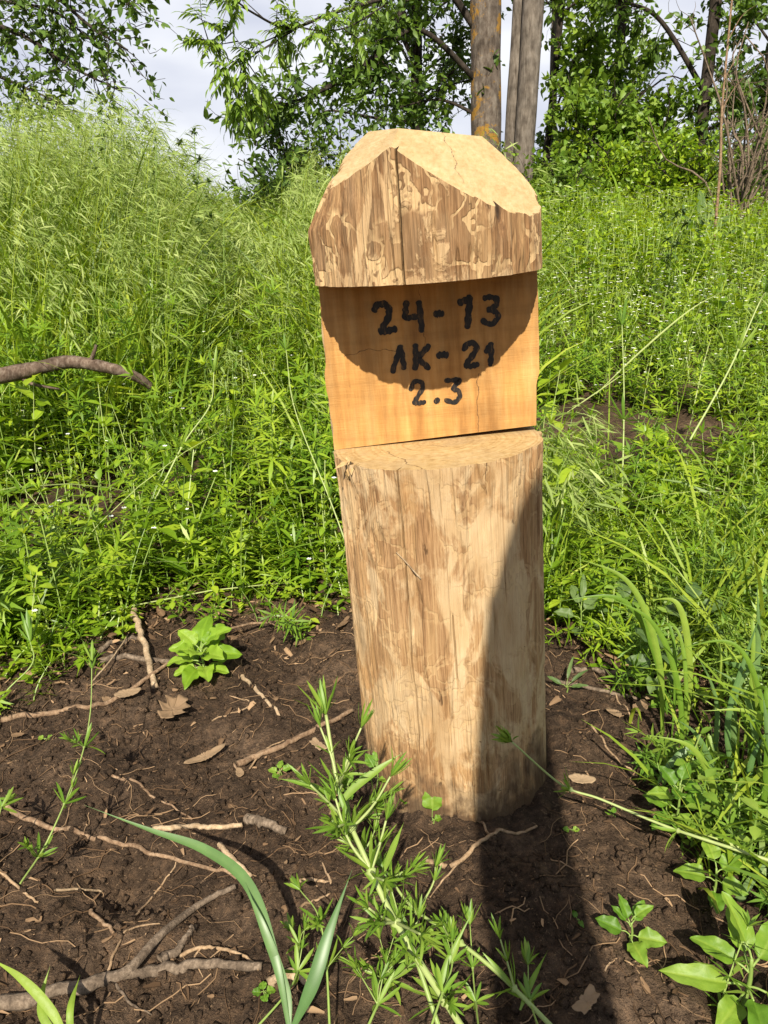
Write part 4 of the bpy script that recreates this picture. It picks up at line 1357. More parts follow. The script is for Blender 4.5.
seedling(203, 676, [(-.7, .5, .05, .036, .045), (.35, .75, .05, .036, .06), (-2.9, .45, .044, .032, .05), (1.3, .3, .05, .036, .03), (2.5, .15, .05, .036, .02), (-1.9, .25, .048, .034, .02), (-1.1, .2, .044, .030, .025), (.1, .35, .055, .040, .035), (1.0, .55, .06, .044, .045), (2.2, .45, .052, .036, .04),
                    (3.1, .25, .05, .034, .03), (-2.6, .1, .040, .028, .02), (-.4, .15, .042, .028, .02), (1.6, .9, .055, .034, .055), (2.7, .75, .045, .028, .055), (.5, 1.0, .04, .02, .055),
                    (-1.5, .6, .045, .032, .05), (-2.3, .65, .040, .028, .05)],
         'light green broad-leaved seedling beside the peeled stick', 1.3, 'broad_light', seed=1, h=.055)
seedling(280, 778, [(.3, .4, .016, .010, .012), (1.6, .5, .016, .010, .012), (2.9, .3, .015, .010, .01), (-1.4, .2, .015, .010, .008), (-2.3, .3, .012, .009, .008)],
         'tiny seedling on bare soil left of the tall bedstraw', .5, seed=2, h=.014)
seedling(376, 790, [(.8, .9, .022, .015, .034), (2.4, .9, .022, .015, .034), (-.5, .3, .018, .013, .022), (3.4, .3, .018, .013, .022), (1.5, 1.1, .02, .011, .044)],
         'small upright seedling touching the left front of the post foot', .6, 'broad', seed=3, h=.048)
seedling(405, 802, [(1.2, .9, .020, .015, .026), (2.6, .6, .020, .015, .02), (-.2, .4, .018, .014, .018), (.4, .8, .016, .013, .032), (-1.6, .3, .018, .014, .012)], 'second small seedling at the middle front of the post foot', .6, seed=4, h=.034)
seedling(432, 823, [(1.5, 1.40, .034, .026, .010), (.2, .3, .012, .010, .004)], 'single round upright leaf against the front of the post foot', .6, seed=5, h=.008)
seedling(348, 800, [(.4, .5, .016, .010, .018), (1.7, .7, .016, .010, .02), (2.9, .3, .016, .010, .014), (-1.2, .3, .014, .010, .012), (-2.2, .2, .014, .009, .01), (.9, .9, .014, .008, .026), (3.6, .5, .014, .010, .02)],
         'small-leaved herb between the bedstraw and the post', .6, seed=6, h=.03)
seedling(628, 946, [(2.9, .35, .030, .018, .018), (-1.5, .25, .030, .019, .014), (-.5, .3, .030, .020, .016), (.7, .6, .026, .014, .03), (1.9, .8, .026, .012, .03), (2.4, .6, .022, .010, .03), (.1, .9, .022, .012, .04)],
         'young seedling with pointed leaves alone on the lit soil', .8, seed=7, h=.036)
seedling(264, 996, [(.3, .2, .010, .009, .005), (1.9, .2, .010, .009, .005), (3.3, .2, .010, .009, .005), (-1.3, .2, .010, .009, .005)], 'tiny four-leaved sprout left of the grass blade foot', .4, seed=8, h=.006)
seedling(45, 742, [(.3, .2, .012, .011, .005), (2.9, .3, .010, .009, .005)], 'tiny round-leaved sprout at the left by the twig end', .4, seed=9, h=.008)
seedling(571, 832, [(.1, .2, .009, .008, .003), (3.2, .2, .009, .008, .003)], 'pair of round seed leaves on the shadow edge', .3, seed=10, h=.004)
seedling(613, 818, [(1.3, .6, .010, .007, .004), (2.6, .4, .010, .007, .004)], 'yellowish sprout under the bedstraw stem on the right', .3, seed=11, h=.006)
seedling(577, 922, [(1.9, .6, .009, .006, .003), (-1.1, .3, .009, .006, .003)], 'small two-leaved sprout on the edge of the dark shadow', .3, seed=12, h=.005)
# the rosette at the lower right
seedling(742, 1006, [(3.15, .22, .066, .024, .03), (2.5, .35, .046, .022, .05), (-1.65, .15, .06, .030, .03), (-.6, .2, .06, .030, .03), (1.6, .75, .056, .026, .05), (.6, .5, .056, .026, .05),
                     (-2.4, .1, .045, .024, .02), (2.0, .9, .05, .024, .07)],
         'bright green rosette of long oval leaves in the lower right corner', 1.4, seed=13, h=.07)
seedling(672, 838, [(2.6, .3, .034, .022, .05), (-2.6, .1, .036, .022, .04), (-1.4, .1, .034, .022, .04), (.2, .3, .034, .022, .05), (1.4, .6, .034, .022, .07), (2.2, .7, .030, .020, .08), (3.3, .4, .032, .020, .07),
                    (-.5, .4, .030, .020, .07), (-2.0, .35, .028, .018, .085), (.9, .9, .026, .016, .09), (-1.0, .5, .026, .016, .09)],
         'yellow-green leafy weed at the edge of the lit soil on the right', 1.0, seed=14, h=.095)
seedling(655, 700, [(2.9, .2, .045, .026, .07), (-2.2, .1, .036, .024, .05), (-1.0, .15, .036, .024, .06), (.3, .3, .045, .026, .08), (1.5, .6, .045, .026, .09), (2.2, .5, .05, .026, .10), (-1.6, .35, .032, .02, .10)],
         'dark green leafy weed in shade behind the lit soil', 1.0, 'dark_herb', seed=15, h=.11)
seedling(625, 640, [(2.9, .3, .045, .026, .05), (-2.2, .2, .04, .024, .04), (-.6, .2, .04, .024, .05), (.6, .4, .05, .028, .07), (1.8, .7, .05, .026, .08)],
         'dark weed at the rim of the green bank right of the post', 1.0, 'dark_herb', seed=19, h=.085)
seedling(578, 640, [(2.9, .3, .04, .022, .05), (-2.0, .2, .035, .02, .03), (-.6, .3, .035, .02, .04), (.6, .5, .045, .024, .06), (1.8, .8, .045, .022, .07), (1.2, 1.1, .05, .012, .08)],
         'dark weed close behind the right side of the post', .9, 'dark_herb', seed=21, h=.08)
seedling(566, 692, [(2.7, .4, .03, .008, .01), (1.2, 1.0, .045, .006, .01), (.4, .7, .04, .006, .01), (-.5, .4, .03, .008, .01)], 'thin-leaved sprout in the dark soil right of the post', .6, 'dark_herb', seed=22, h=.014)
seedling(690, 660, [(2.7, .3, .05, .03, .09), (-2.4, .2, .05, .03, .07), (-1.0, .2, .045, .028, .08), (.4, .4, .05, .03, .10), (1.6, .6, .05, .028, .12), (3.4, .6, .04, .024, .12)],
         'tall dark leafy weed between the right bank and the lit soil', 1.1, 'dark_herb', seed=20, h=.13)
seedling(710, 905, [(2.9, .3, .034, .022, .04), (-1.8, .1, .030, .020, .03), (.4, .4, .034, .022, .05), (1.6, .6, .03, .02, .06), (-.8, .3, .03, .02, .04)],
         'small leafy weed just above the corner rosette', .9, seed=16, h=.06)
seedling(700, 268, [(2.2, 1.0, .24, .06, .14), (1.1, 1.1, .26, .06, .14), (.4, .8, .22, .06, .14), (2.8, .6, .20, .05, .12), (-.4, .6, .20, .05, .12), (1.7, 1.3, .28, .06, .15)],
         'broad-leaved dock plant standing on the far slope at the right', 3, 'dark_herb', seed=17, h=.16)
seedling(318, 486, [(2.6, .3, .07, .045, .10), (-2.5, .2, .06, .04, .08), (-1.3, .1, .05, .035, .08), (.5, .4, .06, .04, .12)], 'broad leaf weed beside the left flank of the post', 1.5, 'broad', seed=18, h=.13)


def cleaver_plant(base_px, path, label, nleaf=7, L=.036, W=.0052, r=.0018, nodes=7, Y0=None, side_shoots=0, seed=0, top=1.0, tint=.5, tuft=True, whorl_t=None, white=False):
    """One bedstraw stem with whorls. path: (px, py, Y) points through which the stem passes."""
    rs = np.random.default_rng(seed + 300)
    pts = [np.asarray(p, float) for p in path]
    c = spline(pts, 60)
    r0 = empty('bedstraw_plant', tuple(pts[0]), label, 'plant')
    sa = Acc(); la = Acc()
    sa.tubes(c, np.linspace(r, r * .5, 60)[None], tint, 0, 6)
    def whorl(p, T, n, L, W, el, S=6):
        ref = unit(np.cross(T, np.array([.3, .2, .9]))); r2 = np.cross(T, ref)
        az = np.arange(n) / n * 6.283 + rs.random() * 6 + rs.normal(0, .12, n)
        rad = ref[None] * np.cos(az)[:, None] + r2[None] * np.sin(az)[:, None]
        e = el + rs.normal(0, .15, n)
        d = unit(rad * np.cos(e)[:, None] + T[None] * np.sin(e)[:, None])
        leaf_set(la, np.repeat(p[None], n, 0), d, np.repeat(T[None], n, 0) + .01, L * (.8 + .4 * rs.random(n)), W / 2 * (.85 + .3 * rs.random(n)), .15 + .6 * rs.random(n), 0, S,
                 .35 * rs.normal(0, .6, n) - .1, [.3, .7, .95, 1.0, .75, .05], .35)
    tn = unit(np.gradient(c, axis=0))
    ts = np.linspace(.12, 1, nodes) if whorl_t is None else np.array(whorl_t)
    for q in ts:
        i = int(q * 59)
        s = 1 - .35 * max(0, q - .6) / .4
        whorl(c[i], tn[i], nleaf, L * s, W * s, .55 + .35 * (q > .9))
        if q < .93:
            sa.tubes(np.stack([c[i] - tn[i] * r * 1.2, c[i], c[i] + tn[i] * r * 1.2]), np.array([[r * .8, r * 1.7, r * .8]]), tint, 0, 6)
        for sd in range(side_shoots if .15 < q < .95 else 0):
            a = rs.random() * 6.28
            dirn = unit(np.array([math.cos(a), math.sin(a) - .2, .9 + rs.random()]))
            ln = L * (.9 + 1.1 * rs.random())
            e = c[i] + dirn * ln
            sc = spline([c[i], c[i] + dirn * ln * .5 + rs.normal(0, .003, 3), e], 10)
            sa.tubes(sc, np.linspace(r * .5, r * .3, 10)[None], tint + .1, 0, 5)
            whorl(e, dirn, nleaf, L * .62, W * .62, 1.1, 6)
            whorl(sc[5], dirn, nleaf - 1, L * .5, W * .55, .9, 6)
    if tuft:
        whorl(c[-1], tn[-1], nleaf + 2, L * .95, W * .95, 1.05)
        whorl(c[-1] + tn[-1] * .003, tn[-1], 5, L * .5, W * .6, 1.2)
    o = Vector(pts[0])
    sa.build('stem', M['stem'], r0, True, tuple(pts[0]))
    la.build('whorl_leaves', M['cleaver'], r0, True, tuple(pts[0]))
    return r0


G = on_ground
# tall stems rising in front of the post (foot near the lower edge, leaning away)
cleaver_plant(None, [at(470, 1040, .56), at(400, 930, .60), at(364, 855, .64), at(340, 795, .70), at(326, 715, .76)], 'tall bedstraw with a whorled tuft rising in front of the soil left of the post',
              8, .044, .0050, .0038, 0, seed=1, side_shoots=3, whorl_t=[.10, .28, .45, .62, .78, 1.0], tint=.85)
cleaver_plant(None, [at(440, 1030, .55), at(405, 930, .62), at(372, 870, .68), at(352, 830, .72), at(345, 790, .74)], 'bushy bedstraw stem just right of the tall tufted one', 8, .034, .0046, .0026, 0, seed=2, side_shoots=3,
              whorl_t=[.2, .4, .6, .8, 1.0], tint=.6)
cleaver_plant(None, [at(560, 1035, .55), at(500, 975, .60), at(450, 935, .64), at(410, 905, .68), at(385, 870, .72)], 'bedstraw stem slanting up to the left from the bottom edge', 7, .036, .0046, .0028, 0, seed=3, side_shoots=1,
              whorl_t=[.2, .45, .7, 1.0], tint=.7)
cleaver_plant(None, [at(330, 1035, .56), at(326, 960, .62), at(318, 915, .66), at(300, 890, .70)], 'low bedstraw shoot between the grass blade and the tall stems', 7, .026, .0045, .0014, 0, seed=4, side_shoots=1, whorl_t=[.3, .6, 1.0])
cleaver_plant(None, [at(545, 1045, .52), at(530, 1000, .58), at(528, 965, .62)], 'small bedstraw tip in the shadow near the bottom edge', 8, .024, .0046, .0012, 0, seed=5, whorl_t=[.5, 1.0])
cleaver_plant(None, [at(480, 1040, .54), at(474, 985, .62), at(470, 925, .68)], 'thin bedstraw shoot standing in the shadow strip', 7, .026, .0042, .0012, 0, seed=6, whorl_t=[.35, .65, 1.0])
cleaver_plant(None, [at(250, 1035, .55), at(292, 985, .6), at(300, 950, .66), at(292, 930, .7)], 'leafy bedstraw tuft behind the foot of the grass blade', 7, .024, .0045, .0013, 0, seed=16, side_shoots=1, whorl_t=[.45, .75, 1.0])
cleaver_plant(None, [at(362, 1040, .54), at(380, 1000, .58), at(395, 975, .62), at(420, 945, .66)], 'bedstraw tuft at the bottom edge under the tall stems', 8, .032, .0052, .0016, 0, seed=17, side_shoots=3, whorl_t=[.3, .6, 1.0])
cleaver_plant(None, [at(425, 1045, .52), at(440, 1000, .56), at(452, 965, .60), at(447, 938, .63)], 'leafy bedstraw tuft at the bottom edge right of the tall stems', 8, .030, .0050, .0014, 0, seed=18, side_shoots=1, whorl_t=[.4, .7, 1.0])
# left stem
cleaver_plant(None, [G(20, 884), at(48, 840, .80), at(78, 768, .90), at(90, 715, .97), at(92, 662, 1.04)], 'slender bedstraw stem leaning across the soil on the left', 7, .030, .0046, .0014, 0, seed=7, whorl_t=[.18, .38, .6, .97], tint=.6, side_shoots=1)
cleaver_plant(None, [G(-30, 770), at(0, 700, 1.2), at(32, 664, 1.25), at(30, 640, 1.3)], 'bedstraw with drooping long leaves at the left edge of the soil', 8, .060, .0075, .0018, 0, seed=8, whorl_t=[.97], tint=.6)
cleaver_plant(None, [G(-8, 860), at(0, 812, .85), at(8, 800, .9)], 'short bedstraw sprout at the left edge', 7, .026, .0044, .0012, 0, seed=9, whorl_t=[.6, 1.0])
# right stem reaching to the post
cleaver_plant(None, [at(800, 872, .76), at(768, 860, .77), at(700, 838, .81), at(660, 824, .84), at(600, 799, .88), at(562, 785, .90), at(512, 742, .89)], 'long pale bedstraw stem reaching from the right to the post',
              7, .034, .0052, .0026, 0, seed=10, whorl_t=[.43, .80, 1.0], tint=.9)
# in the bank
cleaver_plant(None, [at(120, 570, 1.72), at(165, 480, 1.78), at(186, 440, 1.84), at(210, 405, 1.9), at(214, 372, 1.95)], 'tall pale bedstraw stem in the left bank below the dead branch', 8, .060, .007, .0024, 0, seed=11, whorl_t=[.45, .75, 1.0], tint=.9)
cleaver_plant(None, [at(20, 640, 1.5), at(52, 585, 1.6), at(70, 560, 1.68)], 'bedstraw shoot leaning right at the left rim of the bank', 8, .05, .007, .002, 0, seed=12, whorl_t=[.4, 1.0], tint=.9)
cleaver_plant(None, [at(352, 560, 1.62), at(330, 500, 1.7), at(295, 410, 1.85), at(286, 350, 1.95)], 'thin pale bedstraw stem beside the left flank of the post', 7, .045, .006, .002, 0, seed=13, whorl_t=[.35, .7, 1.0], tint=.9)
cleaver_plant(None, [at(622, 500, 1.9), at(624, 400, 2.1), at(622, 325, 2.3)], 'upright bedstraw stem in front of the bare patch on the right', 8, .07, .008, .0026, 0, seed=14, whorl_t=[.4, 1.0], tint=.9)
cleaver_plant(None, [at(690, 440, 1.9), at(728, 372, 2.0), at(756, 310, 2.1), at(766, 290, 2.1)], 'pale bedstraw stem leaning right over the bare patch', 8, .06, .007, .0028, 0, seed=15, whorl_t=[.45, .95], tint=.95)


def grass_plant(label, blades_, mat='blue_blade', name='grass_plant', cat='grass'):
    """Few broad blades; each blade a part. blades_: list of (path points, half width)"""
    p0 = np.asarray(blades_[0][0][0], float)
    r = empty(name, tuple(p0), label, cat)
    for (pts, w, tint) in blades_:
        c = spline(pts, 40)
        t = np.linspace(0, 1, 40)
        tan = unit(np.gradient(c, axis=0))
        view = unit(c - CP + np.array([.15, 0, .25]))
        side = unit(np.cross(tan, view))
        nn = unit(np.cross(side, tan))
        ww = w * np.clip((.35 + .65 * sstep(0, .35, t)) * (1 - sstep(.45, 1.0, t) ** 1.3 * .985), .01, 1)
        a = Acc(); a.ribbons(c[None], side[None], ww[None], tint, 0, .30, nn[None])
        a.build('blade', M[mat], r, True, tuple(p0))
    return r


f = at(290, 1034, .56)
grass_plant('blue-green grass with two long broad blades spread over the soil at the bottom', [
    ([f, at(275, 960, .60), at(248, 885, .66), at(205, 850, .70), at(150, 830, .72), at(84, 805, .74)], .0062, .55),
    ([f, at(312, 985, .58), at(328, 935, .61), at(352, 870, .66)], .0070, .35),
    ([f, at(285, 990, .585), at(262, 925, .62), at(243, 882, .655)], .0050, .6)])
f = at(330, 800, .70)
grass_plant('short broad green leaves standing among the tall bedstraw', [
    ([at(334, 812, .69), at(352, 790, .70), at(380, 768, .71), at(404, 752, .72)], .0042, .6),
    ([at(335, 800, .70), at(310, 786, .70), at(276, 778, .71)], .0034, .4),
    ([at(380, 880, .66), at(392, 850, .67), at(404, 822, .68)], .0034, .6),
    ([at(440, 1000, .58), at(446, 965, .60), at(476, 905, .64)], .0030, .5),
    ([at(520, 1010, .57), at(530, 985, .59), at(548, 950, .60)], .0030, .5)], 'cleaver')
f = at(72, 1050, .56)
grass_plant('bright yellow-green blade plant in the lower left corner', [
    ([f, at(50, 1010, .58), at(20, 978, .60), at(-15, 955, .62)], .0048, .95),
    ([f, at(44, 1020, .58), at(42, 995, .60), at(50, 966, .62)], .0040, .8),
    ([f, at(70, 1010, .58), at(80, 975, .62)], .0035, .8)], 'broad')
f = at(760, 880, 1.0)
grass_plant('tall blue-green grass bending over the weeds at the right edge', [
    ([at(748, 820, 1.05), at(752, 720, 1.06), at(758, 640, 1.08), at(757, 575, 1.1)], .0055, .7),
    ([at(742, 820, 1.05), at(734, 740, 1.05), at(736, 690, 1.06), at(775, 640, 1.06)], .0070, .75),
    ([at(770, 668, 1.05), at(740, 666, 1.04), at(718, 660, 1.03)], .0045, .6),
    ([at(745, 800, 1.02), at(700, 752, 1.0), at(670, 765, .99), at(650, 800, .97)], .0065, .6),
    ([at(760, 850, .98), at(735, 780, .98), at(728, 720, 1.0), at(748, 650, 1.02), at(766, 600, 1.02)], .0042, .5),
    ([at(735, 860, .96), at(722, 800, .97), at(700, 740, .99), at(672, 716, 1.0)], .0048, .6),
    ([at(765, 800, .98), at(756, 740, 1.0), at(742, 690, 1.02), at(706, 664, 1.04)], .0044, .8),
    ([at(752, 880, .92), at(745, 820, .94), at(752, 760, .96), at(775, 720, .97)], .0052, .4),
    ([at(700, 830, 1.0), at(712, 770, 1.02), at(716, 700, 1.05), at(690, 640, 1.06)], .0040, .7)])
rs_ = np.random.default_rng(77)
bl_ = []
for k in range(16):
    bx_ = .46 + .16 * rs_.random(); by_ = .86 + .34 * rs_.random()
    g0 = np.array([bx_, by_, float(gz(bx_, by_))]); a_ = rs_.normal(2.6, .8); hh_ = .16 + .20 * rs_.random()
    dx, dy = math.cos(a_) * hh_ * (.25 + .5 * rs_.random()), math.sin(a_) * hh_ * .3
    bl_.append(([g0, g0 + [dx * .15, dy * .15, hh_ * .5], g0 + [dx * .5, dy * .5, hh_ * .85], g0 + [dx * 1.1, dy, hh_ * (.75 + .25 * rs_.random())]], .0028 + .003 * rs_.random(), .2 + .7 * rs_.random()))
grass_plant('loose tuft of broad green grass crowding in from the right towards the pale bedstraw stem', bl_, 'cleaver')
f = at(790, 960, .80)
grass_plant('grass with a broad drooping blade above the corner rosette', [
    ([at(790, 945, .80), at(740, 925, .80), at(700, 915, .79), at(675, 905, .78)], .0065, .5),
    ([at(775, 850, .80), at(745, 890, .79), at(726, 930, .78), at(720, 960, .77)], .0055, .95),
    ([at(780, 780, .85), at(770, 740, .86), at(762, 690, .88)], .0050, .6)])
f = at(560, 540, 1.9)
grass_plant('fine grass stem with a nodding pale plume on the right slope', [
    ([at(596, 394, 2.2), at(640, 352, 2.2), at(690, 310, 2.2), at(730, 288, 2.2)], .0022, .95)], 'plume')
grass_plant('two thin grass stems crossing the bare patch on the right', [
    ([at(690, 425, 2.2), at(702, 370, 2.25), at(714, 328, 2.3)], .0016, .9),
    ([at(556, 420, 2.2), at(600, 390, 2.2), at(640, 362, 2.2)], .0016, .9)], 'plume')


# three tall weeds against the sky on the left bank
def tall_weed(px, py, Y, h, label, seed, mat='dark_herb', nl=26, L=.055):
    rs = np.random.default_rng(seed + 700)
    top = at(px, py, Y)
    b_ = np.array([top[0] + rs.normal(0, .03), top[1], gz(top[0], top[1])])
    r = empty('tall_weed', tuple(b_), label, 'plant')
    c = spline([b_, (b_ + top) / 2 + [rs.normal(0, .02), 0, 0], top], 30)
    sa = Acc(); sa.tubes(c, np.linspace(.004, .0018, 30)[None], .3, 0, 6)
    la = Acc()
    ends = [top]
    for k in range(6):
        i = int((.55 + .4 * k / 6) * 29); a = rs.random() * 6.28
        e = c[i] + np.array([math.cos(a) * .06, math.sin(a) * .06, .05 + .06 * rs.random()])
        sa.tubes(spline([c[i], (c[i] + e) / 2 + [0, 0, -.01], e], 8), np.full((1, 8), .0014), .3, 0, 5); ends.append(e)
    i = rs.integers(6, 29, nl); az = rs.random(nl) * 6.28; el = rs.normal(.4, .25, nl)
    d = np.stack([np.cos(az) * np.cos(el), np.sin(az) * np.cos(el), np.sin(el)], -1)
    leaf_set(la, c[i], d, np.repeat(UPV[None], nl, 0), L * (.7 + .7 * rs.random(nl)), L * .16, rs.random(nl), 0, 6, .5, [.2, .8, 1, .8, .5, .05], .3)
    for e in ends:
        n = 16; az = rs.random(n) * 6.28; el = rs.normal(.5, .5, n)
        d = np.stack([np.cos(az) * np.cos(el), np.sin(az) * np.cos(el), np.sin(el)], -1)
        leaf_set(la, np.repeat(e[None], n, 0), d, np.repeat(UPV[None], n, 0) + .1, L * .42, L * .10, rs.random(n), 0, 4, .4, [.4, 1, .8, .1], .2)
    sa.build('stem', M['stem'], r, True, tuple(b_)); la.build('foliage', M[mat], r, True, tuple(b_))


tall_weed(194, 132, 3.3, .9, 'tall weed with a feathery top against the sky above the left bank', 1)
tall_weed(156, 140, 3.3, .9, 'slim tall weed left of the feathery topped one against the sky', 2, L=.03)
tall_weed(100, 112, 3.4, .9, 'tall dark weed in the silvery grass at the upper left', 3, L=.04)
tall_weed(224, 190, 3.2, .9, 'short dark seed-headed weed below the gap of sky', 4, L=.03)
tall_weed(676, 216, 3.9, .5, 'dark leafy weed beside the dock plant on the right', 5, L=.07)


# ------------------------------------------------------------------ trees and shrubs
def grow(start, end, rs, sag=0.0, wig=.06, n=14):
    start = np.asarray(start, float); end = np.asarray(end, float)
    L = np.linalg.norm(end - start)
    m1 = start + (end - start) * .35 + rs.normal(0, wig * L, 3) + [0, 0, sag * L]
    m2 = start + (end - start) * .7 + rs.normal(0, wig * L, 3) + [0, 0, sag * L * .7]
    return spline([start, m1, m2, end], n)


class TreeB:
    def __init__(self, seed):
        self.rs = np.random.default_rng(seed + 5000)
        self.wood = Acc(); self.leaf = Acc(); self.P = []; self.D = []

    def limb(self, c, r0, r1, k=7):
        self.wood.tubes(c, np.linspace(r0, r1, len(c))[None], .5, 0, k)

    def twigs(self, c, n, L, r, t0=.2, nleaf=9, hang=0.0, spread=1.0, sub=True):
        """twigs along limb c with leaves along each; remembers leaf points"""
        rs = self.rs
        tan = unit(np.gradient(c, axis=0))
        for j in range(n):
            i = int((t0 + (1 - t0) * rs.random()) * (len(c) - 1))
            d = unit(tan[i] * .6 + rs.normal(0, .75 * spread, 3) + [0, 0, -hang])
            ln = L * (.5 + .9 * rs.random())
            tw = grow(c[i], c[i] + d * ln, rs, 0.0, .09, 7)
            self.wood.tubes(tw, np.linspace(r, r * .35, 7)[None], .5, 0, 4, cap=False)
            q = np.linspace(.25, 1, nleaf)
            p = np.stack([np.interp(q * 6, np.arange(7), tw[:, a]) for a in range(3)], -1)
            self.P.append(p); self.D.append(np.repeat(d[None], nleaf, 0))

    def leaves(self, L, W, mat=0, droop=.25, per=1, jitter=.03, flat=.6):
        rs = self.rs
        P = np.repeat(np.concatenate(self.P), per, 0); D = np.repeat(np.concatenate(self.D), per, 0)
        n = len(P)
        P = P + rs.normal(0, jitter, (n, 3))
        d = unit(D * .5 + rs.normal(0, .7, (n, 3)) + [0, 0, -.15])
        up = np.array([0, 0, 1.]) * flat + rs.normal(0, .45, (n, 3))
        cl = np.repeat(rs.random(len(self.P)), [len(p) * per for p in self.P])
        tint = .55 * cl + .45 * rs.random(n)
        s = .65 + .7 * rs.random(n)
        leaf_set(self.leaf, P, d, up, L * s, W / 2 * s, tint, mat, 4, droop * rs.random(n), [.12, 1, .75, .04], .25)
        self.P = []; self.D = []


def tree_obj(name, base, label, cat, bark, leafm, tb, trunk_pts=None, r=None, group=None, trunk_name='trunk'):
    root = empty(name, tuple(base), label, cat, group)
    if trunk_pts is not None:
        a = Acc()
        c = spline(trunk_pts, 60); k = np.linspace(0, 1, 60)
        th = 24
        rr = np.interp(k, [0, .06, 1], [r[0] * 1.35, r[0], r[1]])
        rr = rr * (1 + .16 * (fbm(k * 18, k * 0 + r[0] * 99, 3, 6) - .5))
        a.tubes(c, rr[None], .5, 0, th)
        a.build('trunk', M[bark], root, True, tuple(base))
    if tb.wood.n:
        tb.wood.build('branches', M[bark if bark != 'bark_lichen' else 'bark_dark'], root, True, tuple(base))
    if tb.leaf.n:
        tb.leaf.build('crown', M[leafm] if isinstance(leafm, str) else leafm, root, True, tuple(base))
    return root


def crown(tb, centre, rad, nl, ntw, twL, r_l, trunk_at, nleaf=9, hang=.1, inner=.35):
    """limbs from the trunk out to points spread through an uneven ellipsoid"""
    rs = tb.rs
    for i in range(nl):
        u = unit(rs.normal(0, 1, 3)); rr = (inner + (1 - inner) * rs.random() ** .5)
        e = np.asarray(centre) + u * rr * np.asarray(rad)
        s = trunk_at(rs.random(), e)
        c = grow(s, e, rs, .05, .07, 12)
        tb.limb(c, r_l * (.6 + .6 * rs.random()), r_l * .22, 6)
        tb.twigs(c, ntw, twL, r_l * .16, .3, nleaf, hang)


def std_tree(name, px, Y, r0, r1, top, label, bark, leafm, seed, crown_c, crown_r, nl, ntw, twL, leaf, lean=0.0, low=None, curve=.04, per=1, extra=None):
    g = at(px, 170, Y); b_ = np.array([g[0], Y, 0.]); b_[2] = float(gz(b_[0], b_[1])) - .05
    tx = b_[0] + lean * top
    rs = np.random.default_rng(seed + 77)
    tp = [b_, np.array([b_[0] + lean * top * .33 + rs.normal(0, curve), Y + rs.normal(0, curve), b_[2] + top * .33]),
          np.array([b_[0] + lean * top * .66 + rs.normal(0, curve), Y + rs.normal(0, curve), b_[2] + top * .66]), np.array([tx, Y, b_[2] + top])]
    C = spline(tp, 60)
    tb = TreeB(seed)
    def tat(u, e):
        zc = np.clip(e[2] - .4 - .5 * np.hypot(e[0] - tx, e[1] - Y) * .6, b_[2] + .25 * top, b_[2] + top * .98)
        return C[np.argmin(np.abs(C[:, 2] - zc))]
    if nl:
        crown(tb, np.array([tx, Y, b_[2]]) + np.asarray(crown_c), crown_r, nl, ntw, twL, r1 * .55, tat)
    if low:
        for pts, lr, n, tl, hang in low:
            s = C[np.argmin(np.abs(C[:, 2] - (pts[0] if np.isscalar(pts[0]) else pts[0][2])))]
            q = spline([s] + [np.asarray(p, float) for p in pts[1:]], 26)
            tb.limb(q, lr, lr * .2, 7)
            tb.twigs(q, n, tl, lr * .14, .25, 10, hang)
    if tb.P:
        tb.leaves(leaf[0], leaf[1], per=per)
    if extra:
        extra(tb, C)
    return tree_obj(name, b_, label, 'tree', bark, leafm, tb, tp, (r0, r1))


